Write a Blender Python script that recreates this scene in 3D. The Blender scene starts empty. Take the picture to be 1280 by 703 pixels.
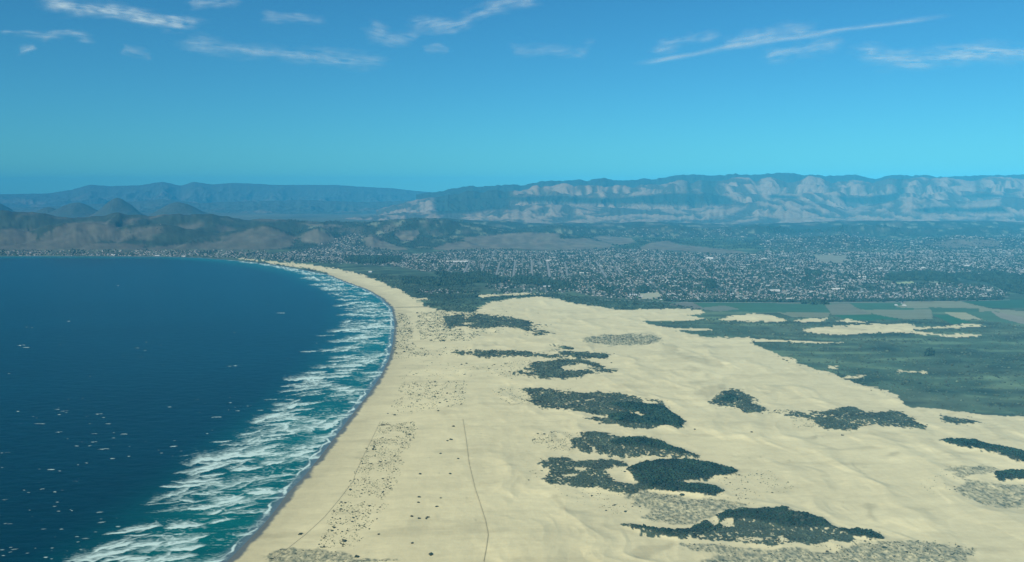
import bpy, math, random
import numpy as np
rng = np.random.default_rng(11)
random.seed(11)
PI = math.pi

# ------------------------------------------------------------------ camera model
F, CX, CY, CAMH, HZ = 1108.0, 640.0, 351.5, 700.0, 240.0
TH = math.atan((CY - HZ) / F)
CT, ST = math.cos(TH), math.sin(TH)

def ray(px, py):
    u = (np.asarray(px, float) - CX) / F
    v = (CY - np.asarray(py, float)) / F
    return u, CT + v * ST, -ST + v * CT

def at(px, py, z=0.0):
    dx, dy, dz = ray(px, py)
    t = (z - CAMH) / dz
    return dx * t, dy * t

def proj(x, y, z):
    dz = z - CAMH
    dep = np.maximum(y * CT - dz * ST, 1.0)
    up = y * ST + dz * CT
    return CX + F * x / dep, CY - F * up / dep

# ------------------------------------------------------------------ noise
def _h(ix, iy, seed):
    n = (ix.astype(np.int64) * 374761393 + iy.astype(np.int64) * 668265263 + seed * 1442695041) & 0xFFFFFFFF
    n = ((n ^ (n >> 13)) * 1274126177) & 0xFFFFFFFF
    return (n ^ (n >> 16)) & 0xFFFF

def pn(x, y, seed=0):
    x = np.asarray(x, float); y = np.asarray(y, float)
    ix = np.floor(x); iy = np.floor(y)
    fx = x - ix; fy = y - iy
    ux = fx * fx * fx * (fx * (fx * 6 - 15) + 10); uy = fy * fy * fy * (fy * (fy * 6 - 15) + 10)
    def g(ox, oy):
        a = _h(ix + ox, iy + oy, seed) * (2 * PI / 65536.0)
        return np.cos(a) * (fx - ox) + np.sin(a) * (fy - oy)
    a = g(0, 0); b = g(1, 0); c = g(0, 1); d = g(1, 1)
    return (a + (b - a) * ux + (c - a) * uy + (a - b - c + d) * ux * uy) * 1.5

def fbm(x, y, seed=0, o=4, gain=0.5):
    s = 0; a = 1.0; t = 0
    for k in range(o):
        s = s + a * pn(x * 2 ** k + 17.3 * k, y * 2 ** k - 9.1 * k, seed + k * 7); t += a; a *= gain
    return s / t * 1.3

def ridged(x, y, seed=0, o=4, gain=0.5):
    s = 0; a = 1.0; t = 0
    for k in range(o):
        s = s + a * (1 - np.abs(pn(x * 2 ** k + 5.1 * k, y * 2 ** k + 3.3 * k, seed + k * 5)) * 1.7); t += a; a *= gain
    return s / t

def sstep(a, b, x):
    t = np.clip((x - a) / (b - a), 0, 1)
    return t * t * (3 - 2 * t)

# ------------------------------------------------------------------ maps of the ground (traced, then laid out on the land)
X0, Y0, MW, MH, SX, SY = -320, 240, 1920, 600, 1, 2
def raster(polys, val=1.0, base=None):
    m = np.zeros((MH * SY, MW * SX), np.float32) if base is None else base
    for P in polys:
        P = np.array(P, float)
        xs = (P[:, 0] - X0) * SX; ys = (P[:, 1] - Y0) * SY
        n = len(P)
        y0 = max(0, int(math.floor(ys.min()))); y1 = min(MH * SY - 1, int(math.ceil(ys.max())))
        for r in range(y0, y1 + 1):
            yc = r + 0.5; c = []
            for i in range(n):
                a, b = ys[i], ys[(i + 1) % n]
                if (a <= yc) != (b <= yc):
                    c.append(xs[i] + (yc - a) / (b - a) * (xs[(i + 1) % n] - xs[i]))
            c.sort()
            for k in range(0, len(c) - 1, 2):
                i0 = int(max(0, math.ceil(c[k] - 0.5))); i1 = int(min(MW * SX - 1, math.floor(c[k + 1] - 0.5)))
                if i1 >= i0: m[r, i0:i1 + 1] = val
    return m

def blur(m, rx, ry):
    def box(a, r, ax):
        if r < 1: return a
        p = np.pad(a, [(r + 1, r) if k == ax else (0, 0) for k in (0, 1)], mode='edge')
        c = np.cumsum(p, axis=ax)
        n = a.shape[ax]
        hi = np.take(c, np.arange(2 * r + 1, 2 * r + 1 + n), axis=ax); lo = np.take(c, np.arange(0, n), axis=ax)
        return (hi - lo) / (2 * r + 1)
    for _ in range(2):
        m = box(m, rx, 1); m = box(m, ry, 0)
    return m

def look(m, px, py):
    x = np.clip((px - X0) * SX - 0.5, 0, MW * SX - 1.001); y = np.clip((py - Y0) * SY - 0.5, 0, MH * SY - 1.001)
    ix = x.astype(int); iy = y.astype(int); fx = x - ix; fy = y - iy
    return (m[iy, ix] * (1 - fx) * (1 - fy) + m[iy, ix + 1] * fx * (1 - fy) + m[iy + 1, ix] * (1 - fx) * fy + m[iy + 1, ix + 1] * fx * fy)

# shoreline (traced)
SHORE = [(-1500, 321), (-600, 320.5), (-300, 320.5), (0, 320.8), (60, 320.3), (140, 320.8), (200, 321), (250, 322.5), (292.7, 325.6), (335.4, 330.4), (372.4, 336.6),
         (409.4, 343.5), (432, 353), (457.8, 362), (477.7, 373.5), (489.5, 385.5), (493.4, 405.4), (491, 428), (486.5, 448), (476, 470), (469.5, 480),
         (458, 496), (442, 516), (424, 540), (400, 571), (379, 597), (360, 616), (345, 637), (328, 657.6), (306, 680), (284, 702), (262, 726), (228, 760), (120, 860)]
SH = np.array([at(a, b) for a, b in SHORE])
def shore_dist(x, y):
    """signed distance from the waterline, + on land (the land lies on the right when walking towards the camera is on the left)"""
    best = np.full(x.shape, 1e18); sg = np.ones(x.shape)
    for i in range(len(SH) - 1):
        ax, ay = SH[i]; bx, by = SH[i + 1]
        ex, ey = bx - ax, by - ay; L = ex * ex + ey * ey
        t = np.clip(((x - ax) * ex + (y - ay) * ey) / L, 0, 1)
        dx = x - ax - t * ex; dy = y - ay - t * ey
        d = dx * dx + dy * dy
        cr = ex * (y - ay) - ey * (x - ax)
        m = d < best
        best = np.where(m, d, best); sg = np.where(m, np.sign(cr), sg)
    return np.sqrt(best) * sg

SAND = [[(300, 323.5), (320, 325.6), (379, 330.7), (422, 337), (453, 345), (479, 355), (490, 360), (504, 365), (513, 372), (524, 378), (530, 384), (545, 387.5),
         (560, 391), (575, 392.5), (592, 393.5), (600, 387), (609, 381), (640, 375.5), (672, 373), (700, 376), (720, 382), (748, 385), (778, 390), (800, 389),
         (822, 388.5), (862, 388.5), (880, 391), (876, 396), (858, 397), (888, 402), (850, 404), (801, 404), (815, 408.5), (838, 412), (850, 413), (890, 414.3),
         (889, 415.6), (843, 416.5), (870, 421), (882, 424), (940, 424.5), (935, 428), (948, 436), (960, 441), (975, 448), (992, 451), (1000, 459), (1015, 463),
         (1035, 468), (1050, 474), (1060, 479), (1080, 486), (1100, 490), (1120, 497), (1124, 503), (1133, 512), (1160, 515), (1200, 519), (1240, 523),
         (1280, 524.5), (1700, 534), (1700, 840), (-320, 840), (-320, 700), (250, 720), (440, 500), (480, 440), (480, 380), (400, 338), (300, 324)],
        [(897, 403), (915, 398.5), (945, 395), (965, 397.5), (985, 404), (960, 405), (930, 405)], [(988, 404), (1010, 401), (1033, 400), (1032, 404), (1005, 405)],
        [(1044, 403), (1060, 401), (1085, 405), (1060, 405)],
        [(1003, 414.5), (1030, 411), (1080, 407), (1140, 407.3), (1143, 418), (1110, 418), (1070, 419), (1045, 420), (1015, 418.5)],
        [(1142, 410.5), (1160, 412), (1185, 411), (1205, 408.5), (1232, 410.5), (1225, 412), (1180, 413.5), (1142, 414)],
        [(1140, 416.5), (1180, 420), (1228, 420), (1220, 422.5), (1190, 423), (1142, 419)], [(905, 424.5), (960, 427), (1022, 429.5), (1064, 430), (1020, 431.3), (960, 430.3), (925, 429)],
        [(1036, 461), (1046, 461), (1045, 463.5), (1036, 463)], [(1119, 465), (1160, 467), (1158, 469), (1122, 467)], [(1053, 474.5), (1083, 473), (1075, 476.5), (1055, 476)],
        [(1055, 489), (1098, 487.5), (1085, 491), (1060, 491)], [(592, 371), (640, 368.6), (682, 369.8), (640, 371.2), (600, 373)], [(515, 373.5), (537, 374.2), (534, 375.6), (516, 375.2)]]
ISL = dict(
 v01=[(555, 397), (600, 395), (640, 399.5), (655, 403), (672, 408), (688, 410), (680, 411.2), (655, 411.6), (672, 416), (690, 418), (694, 420), (670, 418.5), (650, 415), (640, 413), (590, 415), (575, 411), (560, 412), (553, 405)],
 v02=[(619, 389.2), (635, 388.6), (633, 390.4), (621, 391)],
 v03=[(648, 418), (668, 419.6), (683, 420.4), (682, 422), (660, 421.4)],
 v04=[(549, 441), (575, 440.6), (600, 441.5), (640, 441.8), (662, 443), (668, 446), (700, 448.5), (703, 450.5), (690, 452), (670, 449.6), (640, 449.6), (612, 451), (597, 449.6), (583, 446), (562, 444)],
 v05=[(690, 434), (700, 435), (716, 438), (716, 441), (703, 439.5), (690, 436)],
 v06=[(688, 439.5), (700, 442), (712, 444), (755, 444.5), (759, 448), (758, 452), (720, 451.5), (705, 448), (695, 444)],
 v07=[(668, 456), (697.5, 453.4), (720, 452), (737, 454.5), (744, 458.5), (758, 462.4), (745, 462.6), (725.6, 457.6), (708.7, 460.5), (699, 464), (708.7, 467), (737, 467.3), (746, 470.3), (731, 472.5), (720, 476), (692, 477.3), (652.5, 474.8), (635.6, 473.7), (645, 466)],
 v08=[(735, 464), (748, 463.2), (770.6, 467.5), (768, 470), (748, 467.8)],
 v09=[(723.6, 425.8), (753.7, 420.2), (804, 419), (827, 425), (832.5, 428), (810, 433), (765, 433), (737, 431.5)],
 v10=[(651, 488), (680.6, 488.9), (708.7, 491.4), (720, 494.2), (751, 494.2), (776, 495.6), (791.7, 498.4), (804, 501.8), (824, 502.6), (828, 507), (832.5, 516.7), (846.5, 526.5), (857, 535.5), (849, 540.8), (821, 538.6), (800, 540), (787.5, 539), (776, 534.4), (759, 532.2), (727, 528), (740, 525.5), (758, 527), (758, 523), (725.6, 519.5), (697.5, 516.7), (669.4, 512.5), (658, 506.9), (664, 499.8), (652.5, 494.2)],
 v11=[(710, 552.6), (721.4, 547), (732.7, 543.8), (751.5, 544.7), (781.5, 550.4), (807.8, 552.6), (826.6, 555.4), (834, 562), (863.5, 570), (877, 575.3), (871.6, 577), (833, 575.3), (802.4, 576), (761.7, 573.8), (737.3, 570), (715, 563)],
 v12=[(672, 581.4), (690.5, 575.3), (709, 573.8), (713, 580.3), (741.4, 578.3), (774, 578.7), (786, 582.4), (782, 586.4), (774, 590.5), (757.7, 591.5), (761.7, 596.6), (774, 606.8), (792, 608.8), (806.5, 608.8), (810.6, 617), (782, 622), (751.6, 615), (721, 612.5), (690.5, 610.9), (670, 605), (686.4, 600.7), (684.4, 590.5)],
 v13=[(794.3, 585.4), (822.8, 579.7), (863.5, 579.3), (894, 584.4), (922, 592.6), (918.4, 596.6), (894, 600.7), (863.5, 605), (843, 608), (855.3, 609.8), (879.7, 610.9), (894, 613.9), (907, 620), (883.8, 625.5), (863.5, 622), (833, 618), (810.6, 615), (792, 602.7), (782, 590.5)],
 v14=[(762, 612), (790, 613), (812, 618), (835, 621), (870, 628), (905, 628), (932, 634), (930, 640), (902, 645), (887, 650), (868, 660), (835, 659), (795, 652), (815, 642), (800, 634), (780, 622)],
 v15=[(775, 660.7), (786, 659.3), (810.6, 665.8), (835, 667.8), (845, 668), (873.6, 661.7), (880, 652), (902, 645.5), (920.7, 641.4), (933, 638.3), (943, 641.4), (969.5, 641.4), (981.7, 640.4), (992, 646.5), (1010, 649.5), (1026.5, 652.6), (1036.7, 661.7), (1040.7, 666.8), (1063, 669.9), (1085.5, 669.9), (1099.7, 675), (1106.9, 682), (1095.7, 683.5), (1075.3, 678.5), (1057, 676), (1069, 684), (1053, 687), (1038.7, 683), (1022.4, 688), (1014.3, 689.2), (1002, 686), (961.4, 689.2), (920.7, 685), (880, 682), (833, 678), (800, 671)],
 v16=[(838, 684), (900, 687), (960, 693), (1005, 690), (1018, 700), (1060, 690), (1100, 686), (1140, 683), (1222, 694), (1210, 715), (840, 722), (900, 702), (860, 694)],
 v17=[(884.7, 505.5), (900, 496), (912, 488.4), (926, 491.8), (936, 497.8), (946, 501), (936, 504.7), (943, 509.8), (960.3, 513.3), (960, 516.7), (943, 520), (927.7, 522), (927.7, 515), (912, 515), (896.7, 509.8)],
 v18=[(960, 515.5), (981, 519), (995, 519.5), (1012, 518.4), (1029, 519), (1044, 518), (1055, 515), (1067.9, 513.4), (1078, 518.7), (1092, 520.5), (1112, 519), (1126.6, 518.7), (1133.5, 524), (1147, 534.3), (1166, 542), (1133.5, 541), (1092, 537.7), (1071, 543), (1026, 541), (1020, 534), (1012, 526), (981, 525.3), (988, 521)],
 v19=[(1171, 522.5), (1185.8, 525), (1213, 529.4), (1230, 533), (1217.7, 534.3), (1176.7, 531.9)],
 v20=[(1174.4, 557), (1188, 554.7), (1220, 556.5), (1233.6, 562.2), (1256.4, 565.5), (1280, 570.6), (1330, 585), (1380, 600), (1320, 598), (1280, 585.6), (1263, 578.6), (1233.6, 570.8), (1190, 565)],
 v21=[(1240.5, 598), (1258.7, 595.2), (1300, 595), (1350, 600), (1300, 609), (1270, 604.6), (1249.6, 608.5)],
 v22=[(1181, 592), (1204, 590), (1249.6, 591), (1245, 597), (1215, 600), (1205, 607), (1250, 610), (1280, 610), (1340, 612), (1340, 645), (1280, 640), (1256, 642), (1227, 636), (1199.5, 627), (1190, 620), (1210, 612), (1195, 602)],
 v23=[(335, 693), (350, 688.5), (395, 689), (430, 694), (440, 700), (520, 708), (330, 715)],
)
DARKP = [[(758, 508), (800, 508), (835, 514), (858, 534), (850, 540), (810, 537), (776, 532), (745, 524), (790, 520)],
         [(760, 556), (790, 552), (826, 558), (870, 574), (850, 573), (810, 566), (770, 562)], ISL['v13'],
         [(775, 660), (810, 666), (845, 669), (905, 645), (985, 640), (1035, 660), (1040, 668), (980, 667), (930, 655), (890, 672), (840, 678)],
         [(1040, 667), (1085, 669), (1108, 682), (1095, 684), (1060, 676)], ISL['v20'], ISL['v21'], [(897, 505), (912, 497), (925, 502), (912, 508)]]
SPARSE = {  # name: (polygon, bushes per hectare)
 's1': ([(524, 392), (560, 389), (597, 393), (600, 400), (575, 400), (560, 402), (556, 410), (585, 416), (640, 418), (600, 420), (590, 428), (545, 429), (526, 424), (520, 408)], 7),
 's2': ([(496, 392), (508, 392), (516, 410), (512, 430), (540, 440), (545, 448), (520, 447), (490, 450), (494, 430)], 6.5),
 's3': ([(613, 489), (655, 487), (666, 500), (660, 511), (640, 512), (622, 500)], 9),
 's4': ([(664, 548), (690, 543), (716, 545), (710, 552), (714, 562), (735, 568), (715, 568), (690, 567), (668, 560)], 26),
 's5': ([(655, 585), (680, 577), (684, 600), (660, 606)], 7),
 's6': ([(690, 610), (750, 614), (806, 618), (812, 630), (800, 645), (770, 648), (740, 640), (700, 622)], 9),
 's7': ([(892, 602), (925, 589), (962, 592), (980, 602), (1000, 618), (960, 622), (945, 636), (905, 634), (880, 627), (905, 622), (908, 612)], 10),
 's8': ([(475, 529), (520, 529), (520, 545), (505, 570), (500, 600), (480, 640), (445, 690), (395, 688), (423, 627), (449, 580), (462, 560)], 14),
 's9': ([(500, 478), (583, 478), (585, 512), (560, 514), (490, 522), (480, 522), (495, 500)], 6),
 's10': ([(1149, 614), (1181, 590), (1210, 588), (1200, 630), (1256, 645), (1340, 655), (1340, 640), (1220, 632), (1170, 626)], 9),
 's11': ([(1010, 690), (1060, 684), (1140, 680), (1222, 692), (1215, 702), (1010, 704)], 30),
 's12': ([(590, 462), (640, 455), (668, 454), (650, 470), (632, 476)], 8),
 's13': ([(548, 436), (590, 436), (560, 440), (600, 440), (580, 447), (545, 446)], 5),
 's14': ([(540, 452), (600, 455), (600, 476), (500, 476), (505, 460)], 2.2),
 's15': ([(525, 533), (580, 530), (600, 690), (440, 700), (500, 620)], 0.55),
 's16': ([(988, 527), (1015, 527), (1022, 538), (1000, 541), (990, 536)], 22),
 's18': ([(950, 512.5), (975, 516), (1000, 518.5), (1000, 522), (975, 520.5), (950, 517)], 55),
 's17': ([(940, 425), (960, 436), (985, 449), (1010, 458), (1060, 470), (1080, 484), (1130, 500), (1125, 506), (1060, 482), (1000, 463), (960, 445), (935, 430)], 3.5),
}
m_sand = raster(SAND)
BARE = [[(757, 591.5), (774, 590.5), (782, 597), (790, 604), (796, 609), (772, 606), (762, 598)], [(872, 656), (888, 645.5), (905, 646.5), (896, 651), (899, 657), (893, 668), (886, 658)], [(899, 661), (908, 655), (918, 656), (914, 662), (920, 666), (905, 666)],
        [(820, 664), (835, 659), (870, 660.5), (868, 667), (845, 669), (828, 667)], [(718, 589), (733, 590), (730, 592.5), (720, 592)], [(700, 597), (722, 597), (722, 600), (706, 600)],
        [(717, 505), (742, 501.5), (744, 503), (720, 506)], [(802, 498.5), (810, 505), (820, 505), (824, 508), (805, 509)], [(782, 519), (800, 521), (812, 526), (800, 525)], [(737, 560), (742, 562), (748, 571), (744, 571)]]
m_bare = raster(BARE)
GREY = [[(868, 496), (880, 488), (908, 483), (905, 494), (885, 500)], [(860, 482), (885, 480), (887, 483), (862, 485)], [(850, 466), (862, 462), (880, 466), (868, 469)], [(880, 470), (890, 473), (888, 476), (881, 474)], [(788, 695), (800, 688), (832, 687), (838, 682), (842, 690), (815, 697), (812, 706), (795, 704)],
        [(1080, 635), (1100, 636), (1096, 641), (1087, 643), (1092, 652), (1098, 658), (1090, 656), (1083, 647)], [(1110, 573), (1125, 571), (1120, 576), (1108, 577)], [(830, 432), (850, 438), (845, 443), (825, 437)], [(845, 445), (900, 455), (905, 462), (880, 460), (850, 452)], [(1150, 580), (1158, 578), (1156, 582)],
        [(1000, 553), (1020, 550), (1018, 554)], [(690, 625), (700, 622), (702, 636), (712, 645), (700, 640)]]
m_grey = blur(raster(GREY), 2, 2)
m_isl = raster([v for k, v in ISL.items() if k not in ('v09', 'v16', 'v22', 'v14', 'v23')])
m_isl = m_isl * (1 - m_bare); m_islblur = blur(m_isl, 4, 3)
m_half = blur(raster([ISL[k] for k in ('v09', 'v16', 'v22', 'v14', 'v23')]), 7, 4)
m_dark = blur(raster(DARKP), 1, 1)
FIELDS = [  # polygon, colour
 ([(830, 380), (905, 380), (1045, 379.5), (1060, 381), (1035, 394), (971, 393.5), (900, 392), (860, 386)], (0.045, 0.105, 0.055)),
 ([(905, 381), (1045, 379.5), (1133, 378.5), (1100, 386), (1062, 386), (1035, 381.5)], (0.10, 0.13, 0.085)),
 ([(971, 393.5), (1037, 393.5), (1035, 399.5), (990, 399)], (0.15, 0.165, 0.10)),
 ([(1031, 382.5), (1062, 382), (1089, 395.5), (1040, 396)], (0.14, 0.15, 0.10)),
 ([(1062, 381), (1133, 381), (1160, 386), (1165, 390), (1089, 395), (1070, 387)], (0.045, 0.11, 0.06)),
 ([(1133, 379), (1202, 378.5), (1240, 388.5), (1285, 392), (1400, 402), (1400, 410), (1285, 400), (1225, 392), (1175, 389), (1120, 386)], (0.175, 0.185, 0.115)),
 ([(1202, 378.5), (1285, 375.5), (1500, 374), (1500, 392), (1290, 388), (1240, 388)], (0.03, 0.085, 0.045)),
 ([(1072, 390), (1165, 389), (1165, 402), (1130, 402), (1095, 396)], (0.155, 0.17, 0.105)),
 ([(1042, 396), (1095, 396), (1130, 402.3), (1060, 402.5)], (0.03, 0.10, 0.045)),
 ([(1161, 386.5), (1224, 387.5), (1224, 393), (1165, 393)], (0.05, 0.10, 0.05)),
 ([(1179, 393), (1206, 393), (1229, 402.5), (1200, 402.5)], (0.27, 0.26, 0.15)),
 ([(1165, 397), (1185, 397), (1215, 407), (1190, 408)], (0.03, 0.10, 0.045)),
 ([(1206, 393), (1244, 391), (1285, 405), (1285, 409), (1232, 403)], (0.06, 0.115, 0.06)),
 ([(1238, 391), (1285, 400), (1400, 412), (1400, 425), (1280, 408), (1250, 400)], (0.19, 0.18, 0.13)),
 ([(835, 383), (862, 378), (880, 388), (860, 389)], (0.13, 0.13, 0.10)),
 ([(870, 388), (905, 384), (925, 389), (900, 392)], (0.13, 0.15, 0.11)),
 ([(801, 376.5), (800, 369), (824, 368), (826, 375), (812, 376.5)], (0.30, 0.30, 0.20)),
 ([(1120, 357), (1140, 355), (1145, 358), (1122, 359)], (0.26, 0.30, 0.16)),
 ([(1158, 354), (1190, 354), (1194, 358), (1165, 358)], (0.16, 0.18, 0.12)),
 ([(1017, 321.5), (1060, 321.5), (1058, 324), (1052, 331), (1026, 330)], (0.18, 0.18, 0.13)),
]
m_field = np.zeros((MH * SY, MW * SX), np.float32)
for i, (P, c) in enumerate(FIELDS): raster([P], float(i + 1), m_field)
TAN = [[(40, 305), (60, 290), (85, 279), (130, 277), (150, 283), (130, 300), (115, 305)], [(-300, 292), (0, 293), (25, 286), (45, 294), (45, 304), (-300, 306)],
       [(130, 300), (145, 288), (175, 284), (205, 283), (200, 290), (170, 296), (150, 303)], [(275, 313), (290, 298), (310, 287), (335, 283), (352, 290), (370, 297), (365, 308), (340, 312)],
       [(375, 297), (385, 290), (395, 286), (410, 292), (420, 302), (400, 305), (378, 303)], [(455, 297), (465, 296), (490, 306), (510, 312), (480, 315), (458, 312)],
       [(490, 290), (520, 288), (525, 291), (515, 301), (503, 302), (497, 296)],
       [(540, 312), (560, 304), (600, 300), (625, 293), (660, 290.5), (700, 292), (700, 299), (735, 298), (765, 306), (770, 309), (740, 313), (690, 314), (640, 311), (560, 313)],
       [(740, 297), (760, 295), (790, 298), (795, 303), (775, 307), (755, 303)], [(800, 309), (815, 303), (835, 301.5), (850, 306), (880, 309), (925, 314), (940, 317), (900, 318), (860, 314), (800, 312)],
       [(180, 310), (250, 304), (290, 300), (320, 290), (300, 312), (180, 313)], [(1155, 306), (1200, 299), (1250, 301), (1250, 308), (1190, 310)], [(0, 303), (180, 305), (180, 313), (-300, 314), (-300, 304)], [(380, 279.5), (430, 282), (425, 284), (385, 283)], [(575, 300), (590, 296), (640, 293), (640, 298), (590, 303)]]
m_tan = raster(TAN)
TOWN = [([(330, 319), (400, 309), (445, 306), (520, 318), (560, 314), (600, 311), (680, 314), (760, 311), (800, 312), (880, 317), (940, 318), (960, 312), (1050, 312), (1100, 316),
          (1150, 312), (1300, 305), (1700, 300), (1700, 352), (1280, 352), (1200, 345), (1110, 342), (1105, 357), (1150, 358), (1200, 359), (1235, 360), (1255, 367), (1262, 372), (1240, 375.5),
          (1040, 377), (830, 377.5), (790, 376), (740, 372), (700, 363), (690, 352), (600, 346), (560, 346), (530, 342), (500, 336), (430, 331), (380, 328), (335, 324)], 1.0),
        ([(395, 306), (440, 292), (458, 293), (452, 303), (420, 308)], 0.9), ([(-300, 312), (330, 313), (345, 325), (300, 323.5), (250, 320.6), (-300, 319)], 0.9),
        ([(515, 363), (590, 364), (590, 368), (520, 368)], 0.8), ([(610, 356), (640, 352), (700, 358), (712, 368), (640, 369), (605, 362)], 0.75), ([(645, 364), (680, 364), (680, 368), (610, 370)], 0.4),
        ([(780, 381), (865, 384), (862, 388), (800, 387)], 0.12), ([(935, 379.5), (1035, 380), (1030, 382), (945, 382)], 0.45), ([(1112, 380), (1140, 380), (1138, 384), (1110, 383.5)], 0.6),
        ([(940, 293), (1080, 290), (1100, 300), (1280, 291), (1700, 288), (1700, 305), (960, 316)], 0.30), ([(700, 286), (940, 286), (930, 300), (760, 296)], 0.18), ([(120, 292), (150, 288), (203, 280), (207, 288), (150, 293)], 0.12)]
m_town = np.zeros((MH * SY, MW * SX), np.float32)
for P, v in TOWN: raster([P], v, m_town)
GROVE = [[(1105, 353), (1110, 345), (1160, 342), (1195, 347), (1196, 358), (1150, 354), (1120, 354)], [(1195, 345), (1250, 343), (1280, 349), (1500, 346), (1500, 372), (1275, 370), (1255, 365), (1235, 357), (1200, 351)],
         [(590, 345), (600, 343), (622, 349), (620, 356), (600, 352)], [(640, 353), (646, 347), (662, 348), (680, 354), (712, 357), (712, 363), (690, 362), (662, 358), (642, 359)],
         [(746, 360), (756, 361), (767, 362), (768, 366), (748, 366)], [(795, 363), (808, 360), (812, 367), (800, 370)], [(540, 343), (600, 346), (640, 353), (620, 358), (560, 352)],
         [(440, 322), (500, 322), (500, 329), (450, 331), (430, 327)], [(1005, 342), (1025, 340), (1025, 348), (1008, 347)], [(880, 355), (892, 352), (895, 362), (884, 363)],
         [(500, 349), (560, 352), (590, 358), (540, 360), (505, 356)], [(955, 284), (1060, 281), (1060, 290), (960, 292)], [(830, 377.6), (1040, 377.5), (1255, 374.5), (1255, 376.5), (1040, 379.4), (830, 379.6)],
         [(1000, 380), (1040, 380.5), (1035, 382.5), (1002, 382)], [(1155, 448), (1158, 442), (1162, 438), (1165, 441), (1169, 448)]]
m_grove = raster(GROVE)
m_townb = blur(m_town, 2, 1)
print('maps done')

# ------------------------------------------------------------------ terrain height
def prof(pts, Rb, Rc, fall=0.12, spur=0.35, ss=1.0, seed=3):
    return (np.array([p[0] for p in pts], float), np.array([p[1] for p in pts], float), Rb, Rc, fall, spur, ss, seed)
RIDGES = [
 prof([(420, 300), (470, 288), (520, 292), (560, 284), (620, 290), (700, 283), (760, 289), (830, 283), (890, 288), (950, 283), (1010, 290), (1080, 282), (1150, 289), (1220, 284), (1280, 290), (1900, 286)], 12500, 13800, .06, .5, .6, 143),
 prof([(-900, 268), (-300, 270), (0, 265), (40, 268), (70, 272), (90, 273), (115, 271), (148, 266.5), (175, 270), (185, 272), (225, 269.5), (265, 270), (290, 275), (345, 277), (400, 279), (470, 279), (500, 276), (530, 274), (560, 277), (700, 300)], 9800, 13000, .15, .45, 1.0, 3),
 prof([(-900, 286), (0, 286), (30, 291), (60, 282), (100, 279), (150, 285), (200, 281), (240, 288), (270, 293), (310, 286), (335, 283), (350, 288), (367, 295), (380, 290), (397, 286), (415, 293), (425, 299), (450, 297), (465, 296), (490, 305), (505, 310), (540, 313)], 9850, 11300, .08, .35, .8, 23),
 prof([(330, 300), (400, 281), (500, 276), (530, 273.5), (560, 275), (600, 277), (640, 279), (700, 281), (740, 281), (800, 279), (880, 281), (930, 282), (1000, 280), (1060, 278), (1100, 277), (1200, 278), (1280, 279), (1900, 280)], 12300, 15500, .15, .5, 1.0, 43),
 prof([(560, 303), (600, 299), (630, 293), (655, 290.5), (690, 291), (705, 294), (730, 297), (760, 302), (800, 303)], 10700, 12400, .06, .2, .8, 63),
 prof([(760, 306), (800, 303), (820, 301.5), (840, 301.5), (870, 305), (930, 306)], 10500, 11900, .06, .2, .8, 83),
 prof([(900, 307), (940, 304), (1000, 299), (1060, 297), (1100, 303), (1130, 306), (1170, 301), (1200, 297), (1240, 299), (1280, 301), (1900, 299)], 9600, 11600, .08, .45, .7, 93)]
SHX, SHY = None, None
def hills(x, y):
    r = np.hypot(x, y); pxh = CX + F * x / np.maximum(y, 1) / CT
    z = np.zeros(x.shape)
    for (xp, yp, Rb, Rc, fall, spur, ss, seed) in RIDGES:
        yc = np.interp(pxh, xp, yp)
        zc = np.maximum(CAMH - (yc - HZ) / F * Rc, 0); zc = zc * (1 + .10 * fbm(pxh / 28., y / 3000., seed + 5, 3))
        inside = (pxh > xp[0] - 5) & (pxh < xp[-1] + 5) & (y > 0)
        t = (y - Rb) / (Rc - Rb)
        w = fbm(x / 1400, y / 1400, seed + 1, 2) * 500
        n = ridged((x + w) / 900 / ss, y / 2200 / ss, seed, 4, .5)
        up = sstep(0, 1, t) * (1 - spur * np.clip(1.0 - n, 0, 1) * 2.0 * sstep(0, .3, t) * (1 - sstep(.55, 1.0, t)))
        dn = 1 - .75 * sstep(0, 1, (y - Rc) / (Rc * fall))
        g = zc * np.where(t < 1, up, dn)
        z = np.maximum(z, np.where(inside, g, 0))
    return z

def terrain(x, y, px0=None, py0=None, sd=None):
    if sd is None: sd = shore_dist(x, y)
    if px0 is None: px0, py0 = proj(x, y, np.zeros(x.shape))
    z = np.where(sd > 0, np.minimum(sd * 0.03, 2.4) + np.clip((sd - 80) * .012, 0, 3.6), np.maximum(sd * .03, -12.))
    inl = sstep(90, 420, sd) * (1 - sstep(6500, 8200, y))
    sand = look(blur_sand, px0, py0)
    w = fbm(x / 300, y / 300, 5, 3) * 70
    d1 = ridged((x + w) / 210, (y + w) / 420, 71, 3, .45)
    d2 = ridged((x - w) / 70, (y + w) / 130, 77, 2, .5)
    z = z + inl * (fbm(x / 700, y / 900, 9, 3) * 7 + 3) + inl * sand * (np.clip(d1 - .45, 0, 1) * 9 + np.clip(d2 - .4, 0, 1) * .7)
    flat = sstep(640, 600, px0) * sstep(420, 560, py0)
    z = np.where(sd > 0, z * 1.0 - flat * inl * (np.clip(d1 - .45, 0, 1) * 6), z)
    z = z + look(m_islh, px0, py0) * 6.0 * sstep(120, 300, sd)
    z = z + sstep(5600, 7000, y) * sstep(100, 600, sd) * (8 + 14 * np.clip(fbm(x / 900, y / 900, 31, 3) + .3, 0, 2))
    return z + hills(x, y) * sstep(20, 500, sd)
blur_sand = blur(m_sand * (1 - .8 * m_isl), 6, 3)
m_islh = blur(m_isl * (0.5 + 0.9 * m_dark), 4, 4)
for k in range(0): pass

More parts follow.
